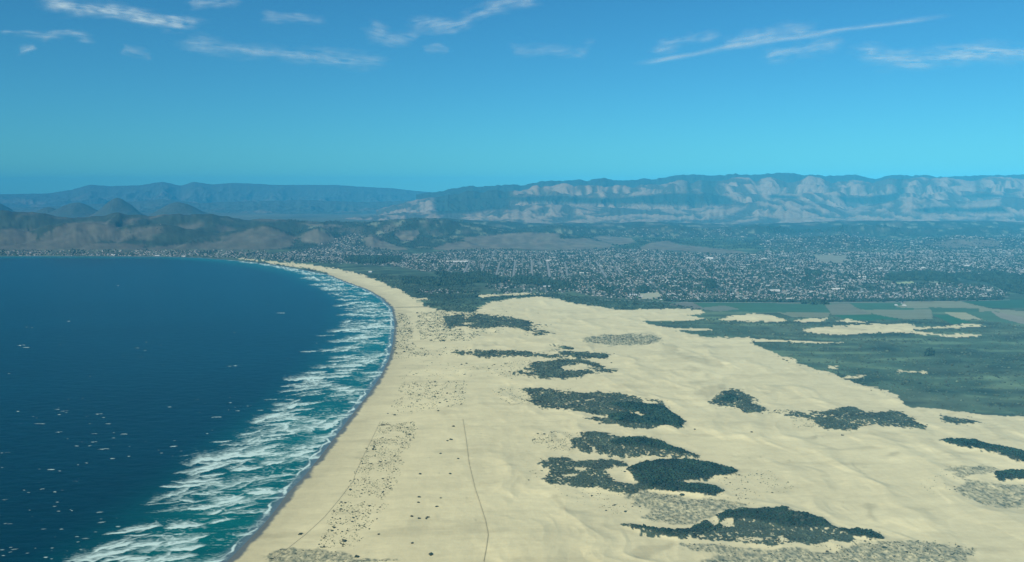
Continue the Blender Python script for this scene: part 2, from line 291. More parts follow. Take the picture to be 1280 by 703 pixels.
# ------------------------------------------------------------------ mesh + object helpers
sc = bpy.context.scene
COL = sc.collection
def mk(name, V, Fc, mats, col=None, midx=None, smooth=True, parent=None, extra=None):
    me = bpy.data.meshes.new(name)
    V = np.asarray(V, np.float32); Fc = np.asarray(Fc, np.int32)
    n, k = Fc.shape
    me.vertices.add(len(V)); me.vertices.foreach_set('co', V.ravel())
    me.loops.add(n * k); me.loops.foreach_set('vertex_index', Fc.ravel())
    me.polygons.add(n); me.polygons.foreach_set('loop_start', np.arange(0, n * k, k, dtype=np.int32))
    try: me.polygons.foreach_set('loop_total', np.full(n, k, np.int32))
    except Exception: pass
    if midx is not None: me.polygons.foreach_set('material_index', np.asarray(midx, np.int32))
    me.polygons.foreach_set('use_smooth', np.full(n, bool(smooth)))
    me.update(calc_edges=True)
    if col is not None:
        c = np.ones((len(V), 4), np.float32); c[:, :3] = col
        a = me.attributes.new('tone', 'FLOAT_COLOR', 'POINT'); a.data.foreach_set('color', c.ravel())
    for nm, arr in (extra or {}).items():
        a = me.attributes.new(nm, 'FLOAT', 'POINT'); a.data.foreach_set('value', np.asarray(arr, np.float32).ravel())
    for m in (mats if isinstance(mats, (list, tuple)) else [mats]): me.materials.append(m)
    o = bpy.data.objects.new(name, me); COL.objects.link(o)
    if parent: o.parent = parent
    return o
def tag(o, label=None, cat=None, group=None, kind=None):
    if label: o['label'] = label
    if cat: o['category'] = cat
    if group: o['group'] = group
    if kind: o['kind'] = kind
    return o
def gridf(nr, nc, wrap=False):
    i = np.arange(nr - 1)[:, None] * nc; j = np.arange(nc - 1)[None, :]
    a = (i + j).ravel()
    Q = np.stack([a, a + 1, a + nc + 1, a + nc], 1)
    return Q

# ------------------------------------------------------------------ materials
class NT:
    def __init__(s, name):
        s.m = bpy.data.materials.new(name); s.m.use_nodes = True; s.t = s.m.node_tree; s.t.nodes.clear()
        s.out = s.t.nodes.new('ShaderNodeOutputMaterial')
    def n(s, ty, **kw):
        o = s.t.nodes.new(ty)
        for k, v in kw.items():
            if k in o.inputs.keys() if isinstance(k, str) else False: pass
            setattr(o, k, v)
        return o
    def l(s, a, b): s.t.links.new(a, b)
def noise_node(N, scale, detail=4, rough=.55, vec=None, sc3=None):
    tc = N.n('ShaderNodeTexCoord'); v = tc.outputs['Object']
    if sc3:
        mp = N.n('ShaderNodeMapping'); mp.inputs['Scale'].default_value = sc3; N.l(v, mp.inputs['Vector']); v = mp.outputs['Vector']
    o = N.n('ShaderNodeTexNoise'); o.inputs['Scale'].default_value = scale; o.inputs['Detail'].default_value = detail; o.inputs['Roughness'].default_value = rough
    N.l(v, o.inputs['Vector']); return o.outputs['Fac']
def mrange(N, f, a, b, c, d):
    r = N.n('ShaderNodeMapRange'); r.inputs[1].default_value = a; r.inputs[2].default_value = b; r.inputs[3].default_value = c; r.inputs[4].default_value = d
    N.l(f, r.inputs[0]); return r.outputs[0]
def vmul(N, colr, fac):
    m = N.n('ShaderNodeVectorMath', operation='SCALE'); N.l(colr, m.inputs[0]); N.l(fac, m.inputs['Scale']); return m.outputs[0]
def tone_mat(name, noises, rough=.9, bump=None, tint=(1, 1, 1), spec=.2):
    """surface colour from the thing's own 'tone' attribute, broken up by noise"""
    N = NT(name); a = N.n('ShaderNodeAttribute', attribute_name='tone'); c = a.outputs['Color']
    for (s, amp, s3) in noises:
        f = mrange(N, noise_node(N, s, 4, .6, sc3=s3), .25, .75, 1 - amp, 1 + amp); c = vmul(N, c, f)
    p = N.n('ShaderNodeBsdfPrincipled'); p.inputs['Roughness'].default_value = rough; p.inputs['Specular IOR Level'].default_value = spec
    N.l(c, p.inputs['Base Color'])
    if bump:
        b = N.n('ShaderNodeBump'); b.inputs['Strength'].default_value = bump[1]; b.inputs['Distance'].default_value = bump[2]
        N.l(noise_node(N, bump[0], 5, .6, sc3=bump[3] if len(bump) > 3 else None), b.inputs['Height']); N.l(b.outputs[0], p.inputs['Normal'])
    N.l(p.outputs[0], N.out.inputs['Surface']); return N.m
def flat_mat(name, c, rough=.8, noise=(0.5, .12), metal=0):
    N = NT(name); p = N.n('ShaderNodeBsdfPrincipled'); p.inputs['Roughness'].default_value = rough; p.inputs['Metallic'].default_value = metal
    rgb = N.n('ShaderNodeRGB'); rgb.outputs[0].default_value = (*c, 1)
    f = mrange(N, noise_node(N, noise[0], 3), .25, .75, 1 - noise[1], 1 + noise[1])
    N.l(vmul(N, rgb.outputs[0], f), p.inputs['Base Color']); N.l(p.outputs[0], N.out.inputs['Surface']); return N.m

M_ground = tone_mat('sand_soil_and_grass', [(.012, .07, (1, .6, 1)), (.09, .05, (.5, 1, 1)), (.5, .05, None)], .95, (.05, .35, 3.0, (1, .5, 1)))
M_hill = tone_mat('dry_grass_and_chaparral', [(.004, .12, None), (.02, .16, None)], .95, (.012, .8, 18.0))
M_leaf = tone_mat('scrub_leaves', [(.25, .3, None), (.9, .25, None)], .85, (.8, .6, .6))
M_house = tone_mat('house_walls_and_roofs', [(.2, .08, None)], .8)

# ------------------------------------------------------------------ the ground, one sheet
SANDC = np.array([0.72, 0.61, 0.335]); WETC = np.array([0.13, 0.145, 0.13]); VEGC = np.array([0.050, 0.082, 0.046]); DRYG = np.array([0.22, 0.19, 0.14])
def fleck(x, y):
    return sstep(.30, .42, fbm(x / 8, y / 12, 383, 2)) * sstep(-.25, .2, fbm(x / 70, y / 60, 385, 2))
def ragged(x, y, qx):
    """how broken up the scrub is: the windward ends and some inner belts"""
    return sstep(.05, .5, fbm(x / 110, y / 150, 373, 3)) + .8 * np.maximum.reduce([sstep(b, a, qx) * (qx > a - 60) * (qx < b + 1) for a, b in ((640, 690),)])
def clamp_rows():
    r = list(np.linspace(5, 1250, 14)); y = 756.0
    while y > 322: r.append(CAMH * F / (y - HZ)); y -= .9
    while y > 274: r.append(CAMH * F / (y - HZ)); y -= .55
    r += [24000, 27000, 31000, 36000, 42000, 44500]
    return np.array(sorted(r))
rr = clamp_rows()
az = np.concatenate([np.linspace(-PI, -.66, 36), np.arange(-.62, .62, 1.25 / F), np.linspace(.66, PI, 36)])
A, R = np.meshgrid(az, rr)
gx = R * np.sin(A); gy = R * np.cos(A)
# y-depth rows: keep rows level with the picture inside the dense fan
fan = np.abs(A) < .63
gx = np.where(fan, R * np.tan(np.clip(A, -1.2, 1.2)), gx); gy = np.where(fan, R, gy)
sd = shore_dist(gx, gy)
gz = terrain(gx, gy, sd=sd)
def land_colour(x, y, z, sd):
    px, py = proj(x, y, z)
    p0x, p0y = proj(x, y, np.zeros(x.shape))
    far = py < 318
    jx = fbm(x / 45, y / 45, 201, 3) * 5; jy = fbm(x / 45, y / 45, 207, 3) * 2.2
    qx = np.where(far, px, p0x) + jx; qy = np.where(far, py, p0y) + jy * np.where(far, .5, 1)
    front = y > 0
    sand = np.where(front, look(m_sand, qx, qy), 1.0)
    veg = np.where(front, look(m_islblur, qx, qy), 0.)
    half = np.where(front, look(m_half, qx, qy), 0.)
    n1 = fbm(x / 14, y / 22, 301, 3); n2 = fbm(x / 160, y / 260, 303, 4); n3 = fbm(x / 600, y / 500, 305, 4); n4 = fbm(x / 60, y / 110, 307, 3)
    vegc = VEGC * (1 + .5 * n2[..., None]) + np.array([.035, .028, .016]) * np.clip(n3 + .4 * n4 + .15, 0, 1)[..., None]
    vegc = vegc * (1 + .3 * sstep(6200, 5200, y))[..., None]
    # the right-hand plain: bands of willow, marsh grass and dry scrub
    band = .75 * fbm(x / 800, y / 170, 311, 3) + .5 * fbm(x / 170, y / 120, 313, 3)
    vegc = vegc * (1 - .4 * sstep(.1, .45, band))[..., None] + np.array([.08, .11, .055]) * sstep(.05, .55, -band)[..., None] * .9
    hl = (z > 40) & (y > 9500) & front
    vegc = np.where(hl[..., None], np.array([.030, .046, .030]) * (1 + .45 * n2[..., None]) + np.array([.03, .03, .02]) * np.clip(n4, 0, 1)[..., None], vegc)
    lf = sstep(.22, .5, fbm(x / 190, y / 330, 379, 4)) * hl * (px > 380)
    vegc = vegc + np.array([.11, .115, .075]) * lf[..., None] * 1.3
    # dry hills
    tan = np.where(front, look(m_tan, qx, qy), 0) * (1 - .42 * sstep(560, 250, qx)) * (.75 + .35 * fbm(x / 130, y / 220, 387, 3))
    hillz = z > 45
    tn = sstep(.1, .5, fbm(x / 500, y / 700, 321, 4) + .0)
    tan = np.maximum(tan, .45 * tn * sstep(60, 160, z) * (py < 300))
    vegc = vegc * (1 - tan[..., None]) + DRYG * (.85 + .25 * n2[..., None]) * tan[..., None]
    tw = np.where(front, look(m_townb, qx, qy), 0)
    tc = np.array([.085, .098, .078]) * (1 + .5 * n4[..., None]) * (1 + .3 * n1[..., None]) + np.array([.17, .165, .15]) * (sstep(.28, .5, fbm(x / 75, y / 110, 377, 3)) * .9)[..., None]
    avn = sstep(.45, .475, np.abs(((x - y * .012) / 161.0) % 1 - .5)) * sstep(-.25, .05, fbm(np.floor((x - y * .012) / 161.0 + .5) * .77, y / 700, 397, 2))
    tc = tc * (1 - avn[..., None]) + np.array([.27, .265, .24]) * avn[..., None]
    vegc = vegc * (1 - .75 * tw[..., None]) + tc * .75 * tw[..., None]
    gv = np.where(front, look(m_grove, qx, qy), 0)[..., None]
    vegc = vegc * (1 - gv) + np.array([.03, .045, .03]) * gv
    # far plain beyond the hills
    fp = sstep(15500, 17000, y)[..., None]
    vegc = vegc * (1 - fp) + (np.array([.095, .10, .065]) * (1 + .6 * fbm(x / 1500, y / 900, 331, 4)[..., None])) * fp
    # fields
    fi = np.where(front & (sd > 0), m_field[np.clip(((p0y + jy * .1 - Y0) * SY).astype(int), 0, MH * SY - 1), np.clip(((p0x + jx * .12 - X0) * SX).astype(int), 0, MW * SX - 1)], 0).astype(int)
    fc = np.array([[0, 0, 0]] + [c for _, c in FIELDS])
    rowm = 1 + .12 * fbm(x / 300, y / 18, 341, 2)
    vegc = np.where((fi > 0)[..., None], fc[fi] * 1.3 * rowm[..., None], vegc)
    # sand, with damp flats and pale blown sheets
    damp = sstep(.15, .6, fbm(x / 260, y / 90, 351, 4) + .25 * n4) * .13 + sstep(.2, .6, fbm(x / 90, y / 34, 353, 3)) * .05
    pale = sstep(.1, .6, fbm(x / 500, y / 300, 355, 4)) * .09
    s = SANDC * (1 - damp + pale)[..., None]
    s = s * (1 - .18 * sstep(.25, .6, fbm(x / 70, y / 50, 357, 4)) * sstep(1000, 1400, x) )[..., None]
    s = s * (1 + .06 * fbm(x / 240, y / 34, 391, 3) + .035 * fbm(x / 30, y / 9, 393, 2))[..., None]
    gp = np.where(front, look(m_grey, qx, qy), 0) * (.75 + .5 * n4)  # traced grey patches, coloured slightly darker than the sand around them
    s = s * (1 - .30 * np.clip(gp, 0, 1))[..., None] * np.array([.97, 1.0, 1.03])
    g = np.clip(sstep(.32, .8, half + .45 * n4 + .3 * n1) * (.52 + .5 * n1 + .6 * fbm(x / 6, y / 11, 375, 2)), 0, .9)
    s = s * (1 - g[..., None]) + np.array([.115, .14, .095]) * g[..., None]
    rag = ragged(x, y, qx)
    core = sstep(.45, .62, veg + .05 + .7 * n1 * (veg > .02) + .3 * n4 * (veg > .02) - .45 * rag * (veg > .02)) * (1 - fleck(x, y) * (1 - look(m_dark, qx, qy)))
    dk = np.where(front, look(m_dark, qx, qy), 0)[..., None]
    core = np.maximum(core, (dk[..., 0] > .5) * (veg > .62) * .9) * (look(m_bare, qx, qy) < .5)
    vfl = np.array([.065, .09, .056]) * (1 - .45 * dk) * (1 + .25 * n1[..., None])
    s = s * (1 - core[..., None]) + vfl * core[..., None]
    sm = sstep(.3, .7, sand)[..., None]
    c = vegc * (1 - sm) + s * sm
    # beach: damp foreshore, wet strip at the waterline
    bw = sstep(130, 20, sd)[..., None] * (sand > .3)[..., None]
    c = c * (1 - .16 * bw)
    wj = sd + 9 * fbm(x / 60, y / 60, 361, 3) + 4 * fbm(x / 18, y / 18, 363, 2)
    wet = sstep(19, 9, wj)[..., None]
    c = np.where((y < 11000)[..., None], c * (1 - wet) + WETC * wet, c)
    # the creek mouth across the beach
    ck = sstep(26, 12, np.abs(y - (5340 + 14 * fbm(x / 150, y * 0, 371, 2) + (x + 600) * .03)) ) * sstep(-720, -700, x) * sstep(-460, -480, x)
    c = c * (1 - .55 * ck[..., None])
    # tracks beside the fences
    for L, wd, st in TRACKS:
        P = np.array([at(a, b) for a, b in L]); d = np.full(x.shape, 1e9)
        sel = (x > P[:, 0].min() - 60) & (x < P[:, 0].max() + 60) & (y > P[:, 1].min() - 60) & (y < P[:, 1].max() + 60)
        xs, ys = x[sel], y[sel]; dd = np.full(xs.shape, 1e9)
        for i in range(len(P) - 1):
            e = P[i + 1] - P[i]; t = np.clip(((xs - P[i][0]) * e[0] + (ys - P[i][1]) * e[1]) / (e @ e), 0, 1)
            dd = np.minimum(dd, np.hypot(xs - P[i][0] - t * e[0], ys - P[i][1] - t * e[1]))
        d[sel] = dd
        c = c * (1 - st * sstep(wd + 1.2, wd - .6, d)[..., None])
    return c
FENCE_R = [(475.5, 527.3), (520, 526.6), (574, 527), (578.6, 527.8), (582.7, 553), (586.5, 584.7), (593.8, 616), (603, 645), (607, 658), (610.3, 676), (608.5, 690), (604, 712)]
FENCE_L = [(475.5, 528), (465, 550), (454, 572), (445, 592), (441, 604), (423.5, 627), (405, 649), (382, 670), (363, 685), (340, 701)]
TRACKS = [(FENCE_R[3:], 1.6, .20), (FENCE_L, 2.0, .05), (FENCE_R[:4], 4, -.05)]
gc = land_colour(gx, gy, gz, sd)
nr, nc = gx.shape
V = np.stack([gx.ravel(), gy.ravel(), gz.ravel()], 1)
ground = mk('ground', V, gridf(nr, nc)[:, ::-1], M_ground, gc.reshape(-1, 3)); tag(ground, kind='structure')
print('ground', V.shape)
# height lookup on the fan
def hz_at(x, y):
    x = np.asarray(x, float); y = np.asarray(y, float)
    ri = np.interp(y, rr, np.arange(len(rr))); ai = np.interp(np.arctan2(x, y), az, np.arange(len(az)))
    i = np.clip(ri.astype(int), 0, len(rr) - 2); j = np.clip(ai.astype(int), 0, len(az) - 2); fi = ri - i; fj = ai - j
    return gz[i, j] * (1 - fi) * (1 - fj) + gz[i + 1, j] * fi * (1 - fj) + gz[i, j + 1] * (1 - fi) * fj + gz[i + 1, j + 1] * fi * fj

# ------------------------------------------------------------------ the sea
sr = list(np.linspace(5, 1250, 12)); yy = 756.0
while yy > 319: sr.append(CAMH * F / (yy - HZ)); yy -= .62
sr += [11000, 13000, 18000, 26000, 36000, 44500]; sr = np.array(sorted(sr))
saz = np.concatenate([np.linspace(-PI * .999, -.72, 30), np.linspace(-.70, -.54, 60), np.arange(-.539, .02, .95 / F), [0.08]])
A2, R2 = np.meshgrid(saz, sr)
fan2 = np.abs(A2) < .71
sx = np.where(fan2, R2 * np.tan(np.clip(A2, -1.2, 1.2)), R2 * np.sin(A2)); sy = np.where(fan2, R2, R2 * np.cos(A2))
ssd = -shore_dist(sx, sy)       # offshore distance
foam = np.zeros(sx.shape)
def stamp(cx, cy, L, D, ang, amp, curv, seed):
    L = max(L, 2.); rad = L * 1.5 + D * 3
    i0, i1 = np.searchsorted(sr, [cy - rad, cy + rad]); 
    a0, a1 = math.atan2(cx - rad, cy), math.atan2(cx + rad, cy)
    j0, j1 = np.searchsorted(saz, [a0, a1])
    if i1 - i0 < 1 or j1 - j0 < 1: return
    X = sx[i0:i1, j0:j1] - cx; Y = sy[i0:i1, j0:j1] - cy
    c, s = math.cos(ang), math.sin(ang)
    p = X * c + Y * s; q = -X * s + Y * c
    n = fbm(p / 26 + seed, q / 14, seed % 97, 3); n0 = fbm(p / 40 + seed, np.zeros_like(p), seed % 89, 3)
    fr = q - curv * L * (p / L) ** 2 + n0 * D * .7
    t = np.clip(1 - np.abs((p + .25 * q) / L) ** 2.2, 0, 1)
    v = sstep(-1.5, 2.5, fr) * np.exp(-np.maximum(fr, 0) / (D * (.35 + .65 * t))) * np.sqrt(t)
    v = v * (1 + .5 * n) * amp
    foam[i0:i1, j0:j1] = np.maximum(foam[i0:i1, j0:j1], v)
# breakers: walk the shore, throw crests across the surf zone
seg = np.diff(SH, axis=0); sl = np.hypot(seg[:, 0], seg[:, 1]); cum = np.concatenate([[0], np.cumsum(sl)])
def shore_pt(s):
    k = min(len(sl) - 1, int(np.searchsorted(cum, s) - 1)); k = max(k, 0); t = (s - cum[k]) / sl[k]
    p = SH[k] + seg[k] * t; nrm = np.array([seg[k][1], -seg[k][0]]) / sl[k]
    return p, nrm, seg[k] / sl[k]
s_start = cum[8]; s = s_start; nst = 0
while s < cum[-2] + 500:
    p, nrm, tg = shore_pt(min(s, cum[-1] - 1))
    d = p[1]
    zone = 205 * sstep(cum[9], cum[13], s) + 55
    sea = -nrm if shore_dist(np.array([p[0] + nrm[0] * 30]), np.array([p[1] + nrm[1] * 30]))[0] > 0 else nrm
    for k in range(3):
        t = zone * (.04 + .96 * rng.random())
        c = p + sea * t + tg * rng.normal() * 15
        size = rng.lognormal(0, .35)
        outer = t / zone
        ang = math.radians(rng.normal(24, 9) if rng.random() < .6 else rng.uniform(35, 80)) if d < 6500 else math.atan2(-tg[1], -tg[0]) + rng.normal() * .2
        gap = fbm(np.array([c[0] / 170.]), np.array([c[1] / 170.]), 411, 2)[0]
        if gap < -.16: continue
        stamp(c[0], c[1], (22 + 26 * rng.random() + 8 * outer) * size, (6 + 26 * rng.random() ** 1.6) * size, ang + rng.normal() * .12, min(1.3, .3 + .85 * rng.random() + .3 * gap), rng.uniform(0, .4), int(rng.integers(1, 9999)))
        nst += 1
    s += 11 if d < 5600 else 16
# bigger breakers traced in the near surf
for (a, b, Lp, Dm, am, cv) in [(232, 609, 30, 16, 1.3, .35), (262, 586, 16, 11, 1.3, .3), (278, 553, 16, 8, 1.2, .25), (272, 522, 8, 6, 1.2, .2), (180, 662, 26, 15, 1.3, .2), (150, 667, 22, 9, 1.2, .1), (185, 683, 26, 22, 1.3, .3), (232, 660, 26, 22, 1.25, .2),
                               (262, 636, 28, 20, 1.2, .2), (262, 618, 22, 11, 1.2, .25), (310, 588, 22, 26, 1.25, .15), (300, 577, 26, 14, 1.2, .1), (130, 562, 9, 6, 1., .1), (235, 688, 26, 26, 1.2, .3), (330, 569, 22, 16, 1.2, .2),
                               (350, 545, 24, 18, 1.2, .2), (345, 527, 20, 14, 1.2, .2), (358, 519, 24, 14, 1.1, .2), (340, 500, 12, 8, 1., .2), (385, 505, 26, 14, 1.1, .2), (370, 483, 20, 14, 1.1, .2), (395, 466, 18, 16, 1.1, .2), (298, 514, 4, 6, 1.2, .1),
                               (388, 440, 14, 16, 1.1, .2), (410, 420, 14, 16, 1.1, .2), (425, 452, 18, 18, 1.1, .2), (250, 603, 34, 14, 1.25, .3), (222, 700, 30, 20, 1.2, .2), (170, 700, 20, 16, 1.2, .2)]:
    x_, y_ = at(a, b); mpp = y_ / F
    stamp(float(x_), float(y_), Lp * float(mpp) * 1.0, Dm, math.radians(20), am, cv, int(a * 7 + b))
# whitecaps scattered over open water
for k in range(620):
    px_, py_ = rng.uniform(-60, 470), 322 + (720 - 322) * rng.random() ** .75
    x_, y_ = at(px_, py_); x_ = float(x_); y_ = float(y_)
    o = -shore_dist(np.array([x_]), np.array([y_]))[0]
    if o < 120: continue
    if fbm(np.array([x_ / 500]), np.array([y_ / 500]), 421, 2)[0] < -.05: continue
    L = rng.lognormal(1.2, .65) * (1 + y_ / 6000)
    stamp(x_, y_, L * 1.0, 1.6 + L * .22, math.radians(rng.normal(18, 10)), rng.uniform(.6, 1.7), .15, k + 50)
surf = sstep(330, 150, ssd) * sstep(-5, 10, ssd) * (sy < 8500)
lace = ridged(sx / 30 + .3 * fbm(sx / 50, sy / 50, 431, 2), sy / 20, 433, 3, .55)
foam = foam + surf * 2.0 * sstep(.5, .95, lace) * .22 * sstep(-.2, .4, fbm(sx / 130, sy / 60, 437, 3)) 
streak = sstep(.1, .55, fbm(sx / 70, sy / 11, 441, 3)) * surf * .34 * sstep(350, 120, ssd)
foam = np.maximum(foam, streak)
# swash line: thin lobed foam edge on the sand
lob = 13 * fbm(sx / 60, sy / 70, 451, 3) + 9
sw = np.exp(-((ssd - 6 - lob) / (2.6 + sy / 2200)) ** 2) * (sy < 9000) * (sx < 0) * (.45 + .75 * sstep(-.2, .3, fbm(sx / 90, sy / 90, 457, 2)))
foam = np.maximum(foam, sw * .85 * (1 + .3 * fbm(sx / 15, sy / 20, 455, 2)))
foam = np.clip(foam, 0, 1.2) * (ssd > -60)
shal = np.clip(sstep(430, 60, ssd) * .8 + .25 * surf * fbm(sx / 150, sy / 90, 461, 3), 0, 1)
murk = sstep(34, 4, ssd)
sz = .55 * np.clip(foam, 0, 1) + .45 * fbm(sx / 60, sy / 28, 471, 3) * sstep(12000, 6000, R2) + .0
sz = sz * sstep(0, 60, ssd) - .0
deep = 1 + .16 * fbm(sx / 45, sy / 16, 485, 3) + .22 * fbm(sx / 900, sy / 700, 481, 3) + .12 * fbm(sx / 120, sy / 50, 483, 3)
N = NT('sea_water')
af = N.n('ShaderNodeAttribute', attribute_name='foam'); ash = N.n('ShaderNodeAttribute', attribute_name='shallow'); am = N.n('ShaderNodeAttribute', attribute_name='murk'); ad = N.n('ShaderNodeAttribute', attribute_name='deep')
def mixc(N, f, a, b):
    m = N.n('ShaderNodeMix', data_type='RGBA')
    N.l(f, m.inputs[0])
    for k, v in ((6, a), (7, b)):
        if isinstance(v, tuple): m.inputs[k].default_value = (*v, 1)
        else: N.l(v, m.inputs[k])
    return m.outputs[2]
c = mixc(N, ash.outputs['Fac'], (0.0, 0.022, 0.034), (0.0, 0.13, 0.11))
c = vmul(N, c, ad.outputs['Fac'])
c = mixc(N, am.outputs['Fac'], c, (0.11, 0.16, 0.17))
fn = noise_node(N, .16, 4, .65, sc3=(.5, 1, 1))
fm = N.n('ShaderNodeMath', operation='ADD'); N.l(af.outputs['Fac'], fm.inputs[0]); N.l(mrange(N, fn, .25, .75, -.22, .22), fm.inputs[1])
fac = mrange(N, fm.outputs[0], .16, .78, 0, 1)
mm = N.n('ShaderNodeMath', operation='MULTIPLY'); N.l(fac, mm.inputs[0]); N.l(mrange(N, af.outputs['Fac'], .03, .15, 0, 1), mm.inputs[1]); fac = mm.outputs[0]
c = mixc(N, fac, c, (0.60, 0.76, 0.68))
p = N.n('ShaderNodeBsdfPrincipled'); p.inputs['IOR'].default_value = 1.33; p.inputs['Specular IOR Level'].default_value = .13
N.l(c, p.inputs['Base Color']); N.l(mrange(N, fac, 0, 1, .28, .9), p.inputs['Roughness'])
b = N.n('ShaderNodeBump'); b.inputs['Strength'].default_value = .55; b.inputs['Distance'].default_value = 1.2
N.l(noise_node(N, .06, 6, .62, sc3=(.6, 1.6, 1)), b.inputs['Height']); N.l(b.outputs[0], p.inputs['Normal']); N.l(p.outputs[0], N.out.inputs['Surface'])
M_sea = N.m
keep = ssd > -140
Fs = gridf(*sx.shape)[:, ::-1]
kf = keep.ravel()[Fs].any(1) & ~((sy.ravel()[Fs] > 12000) & (sx.ravel()[Fs] > -1500)).any(1)
used = np.unique(Fs[kf]); remap = np.zeros(sx.size, np.int32); remap[used] = np.arange(len(used))
sea = mk('sea', np.stack([sx.ravel(), sy.ravel(), sz.ravel()], 1)[used], remap[Fs[kf]], M_sea, extra=dict(foam=foam.ravel()[used], shallow=shal.ravel()[used], murk=murk.ravel()[used], deep=deep.ravel()[used]))
tag(sea, kind='structure'); print('sea', len(used), nst)

# ------------------------------------------------------------------ mountains
def mountain(name, pts, ybase, Rb, Rc, back, seed, colour, spur=.5, sx_=900, sy_=2600, nrow=90, step=1.3, zmin=-40, amp=60, pw=1.0, crest_n=0):
    xp = np.array([p[0] for p in pts], float); yp = np.array([p[1] for p in pts], float)
    pxs = np.arange(xp[0], xp[-1], step); yc = np.interp(pxs, xp, yp)
    ker = np.array([1, 2, 1.]) / 4; yc = np.convolve(np.pad(yc, 1, 'edge'), ker, 'valid')
    v = np.concatenate([np.linspace(0, 1, nrow), 1 + np.linspace(.04, 1, 12)])
    Y = np.where(v <= 1, Rb + (Rc - Rb) * v, Rc + (v - 1) * back)
    P, YY = np.meshgrid(pxs, Y); VV = np.meshgrid(pxs, v)[1]
    X = (P - CX) / F * YY * CT
    yc = yc + crest_n * fbm(pxs / 9., pxs * 0, seed + 3, 3)
    dep = Rc * CT + CAMH * ST
    zc = CAMH - (yc - HZ) / F * Rc
    t = np.clip(VV, 0, 1)
    w = fbm(X / 2500, YY / 2500, seed + 1, 3) * 900
    n = ridged((X + w) / sx_, (YY + .6 * w) / sy_, seed, 6, .58)
    lowc = np.convolve(np.pad(yc, 14, 'edge'), np.ones(29) / 29, 'valid')
    valley = np.clip(1 - n + .06 * np.clip(yc - lowc, -2, 6)[None, :], 0, 1)
    prof_ = t ** pw
    prof_ = prof_ * (1 - spur * 2 * valley * sstep(0, .25, t) * (1 - sstep(.6, 1, t)))
    Z = zc[None, :] * prof_ + amp * fbm(X / 420, YY / 420, seed + 9, 4) * sstep(0, .2, t) * (1 - sstep(.9, 1, t)) + zmin * (1 - sstep(0, .06, t))
    Z = np.where(VV > 1, zc[None, :] * (1 - .8 * sstep(1, 2, VV)), Z)
    px, py = proj(X, YY, Z)
    c = colour(X, YY, Z, px, py, valley, t)
    o = mk(name, np.stack([X.ravel(), YY.ravel(), Z.ravel()], 1), gridf(*X.shape), M_hill, c.reshape(-1, 3)); tag(o, kind='structure'); return o
CH = np.array([.030, .042, .026]); GR = np.array([.26, .20, .135])
def cmix(a, b, f): return a * (1 - f[..., None]) + b * f[..., None]
DK = blur(raster([[(640, 245), (700, 244), (760, 247), (820, 243), (860, 240), (905, 243), (930, 256), (860, 258), (800, 256), (700, 254), (640, 252)], [(1040, 243), (1060, 246), (1085, 246), (1120, 240), (1140, 232), (1120, 252), (1090, 258), (1055, 254)],
                  [(1195, 246), (1220, 240), (1262, 245), (1250, 248), (1205, 248)], [(1135, 262), (1170, 257), (1215, 260), (1255, 257), (1265, 266), (1200, 266), (1150, 267)], [(540, 240), (640, 240), (640, 262), (545, 270)],
                  [(960, 242), (1000, 245), (995, 249), (960, 248)], [(880, 235), (900, 240), (895, 250), (870, 246)]]), 2, 2)
def col_front(X, Y, Z, px, py, val, t):
    n = fbm(X / 700, Y / 700, 811, 4)
    f = sstep(.26, .60, val + .4 * n) * .85
    f = np.maximum(f, look(DK, px + 5 * n, py + 1.5 * n))
    return cmix(GR * (1 + .2 * n[..., None]), CH, np.clip(f, 0, 1))
def col_back(X, Y, Z, px, py, val, t):
    n = fbm(X / 900, Y / 900, 821, 4)
    return cmix(CH, GR, sstep(.35, .7, n) * .5 * (1 - sstep(.7, .9, t)))
def col_left(X, Y, Z, px, py, val, t):
    n = fbm(X / 1800, Y / 1800, 831, 4)
    return cmix(np.array([.05, .065, .05]), GR * .8, sstep(.1, .6, n) * .6 * (1 - sstep(.6, .9, t)))
crestF = [(520, 243), (548, 240), (565, 236), (585, 233), (605, 233.5), (620, 232), (640, 231), (655, 232), (675, 227), (700, 226.5), (720, 225), (735, 226), (755, 222.5), (768, 226), (790, 225.5), (805, 223.5), (820, 224.5), (845, 219.5), (860, 218.5), (880, 219.5), (890, 220), (905, 219), (918, 217.5), (930, 219.5), (945, 218.5), (960, 218), (975, 216), (990, 217), (1005, 220), (1012, 218.5), (1030, 220), (1050, 220), (1068, 218.5), (1085, 223), (1095, 224.5), (1108, 220), (1125, 219), (1140, 220), (1158, 219), (1170, 222), (1190, 221), (1215, 220), (1230, 219.5), (1255, 219.5), (1280, 218), (1400, 221), (1800, 219)]
mountain('mountain_range', crestF, 280, 22500, 27500, 2500, 501, col_back, .5, 600, 2200, 80, crest_n=1.5)
domes = [(470, 262), (520, 250), (560, 244), (600, 241), (640, 243), (675, 236), (700, 231), (716, 233), (726, 239), (738, 236), (750, 240), (762, 236), (775, 233.5), (785, 238), (800, 231), (830, 231), (845, 226), (853, 225), (864, 230), (875, 225), (890, 227), (905, 226), (920, 222), (935, 222), (945, 228), (955, 222.5), (965, 222), (985, 229), (1000, 226), (1010, 220.5), (1025, 222.5), (1040, 229.5), (1060, 226), (1075, 226), (1090, 229), (1110, 223), (1130, 224.5), (1150, 221.5), (1165, 223.5), (1180, 222), (1200, 225), (1215, 227), (1235, 221.5), (1255, 221.5), (1280, 225), (1400, 224), (1800, 226)]
mountain('mountain_range', domes, 280, 20500, 24000, 1500, 521, col_front, .55, 700, 1900, 100, amp=120, pw=.85, crest_n=1.6)
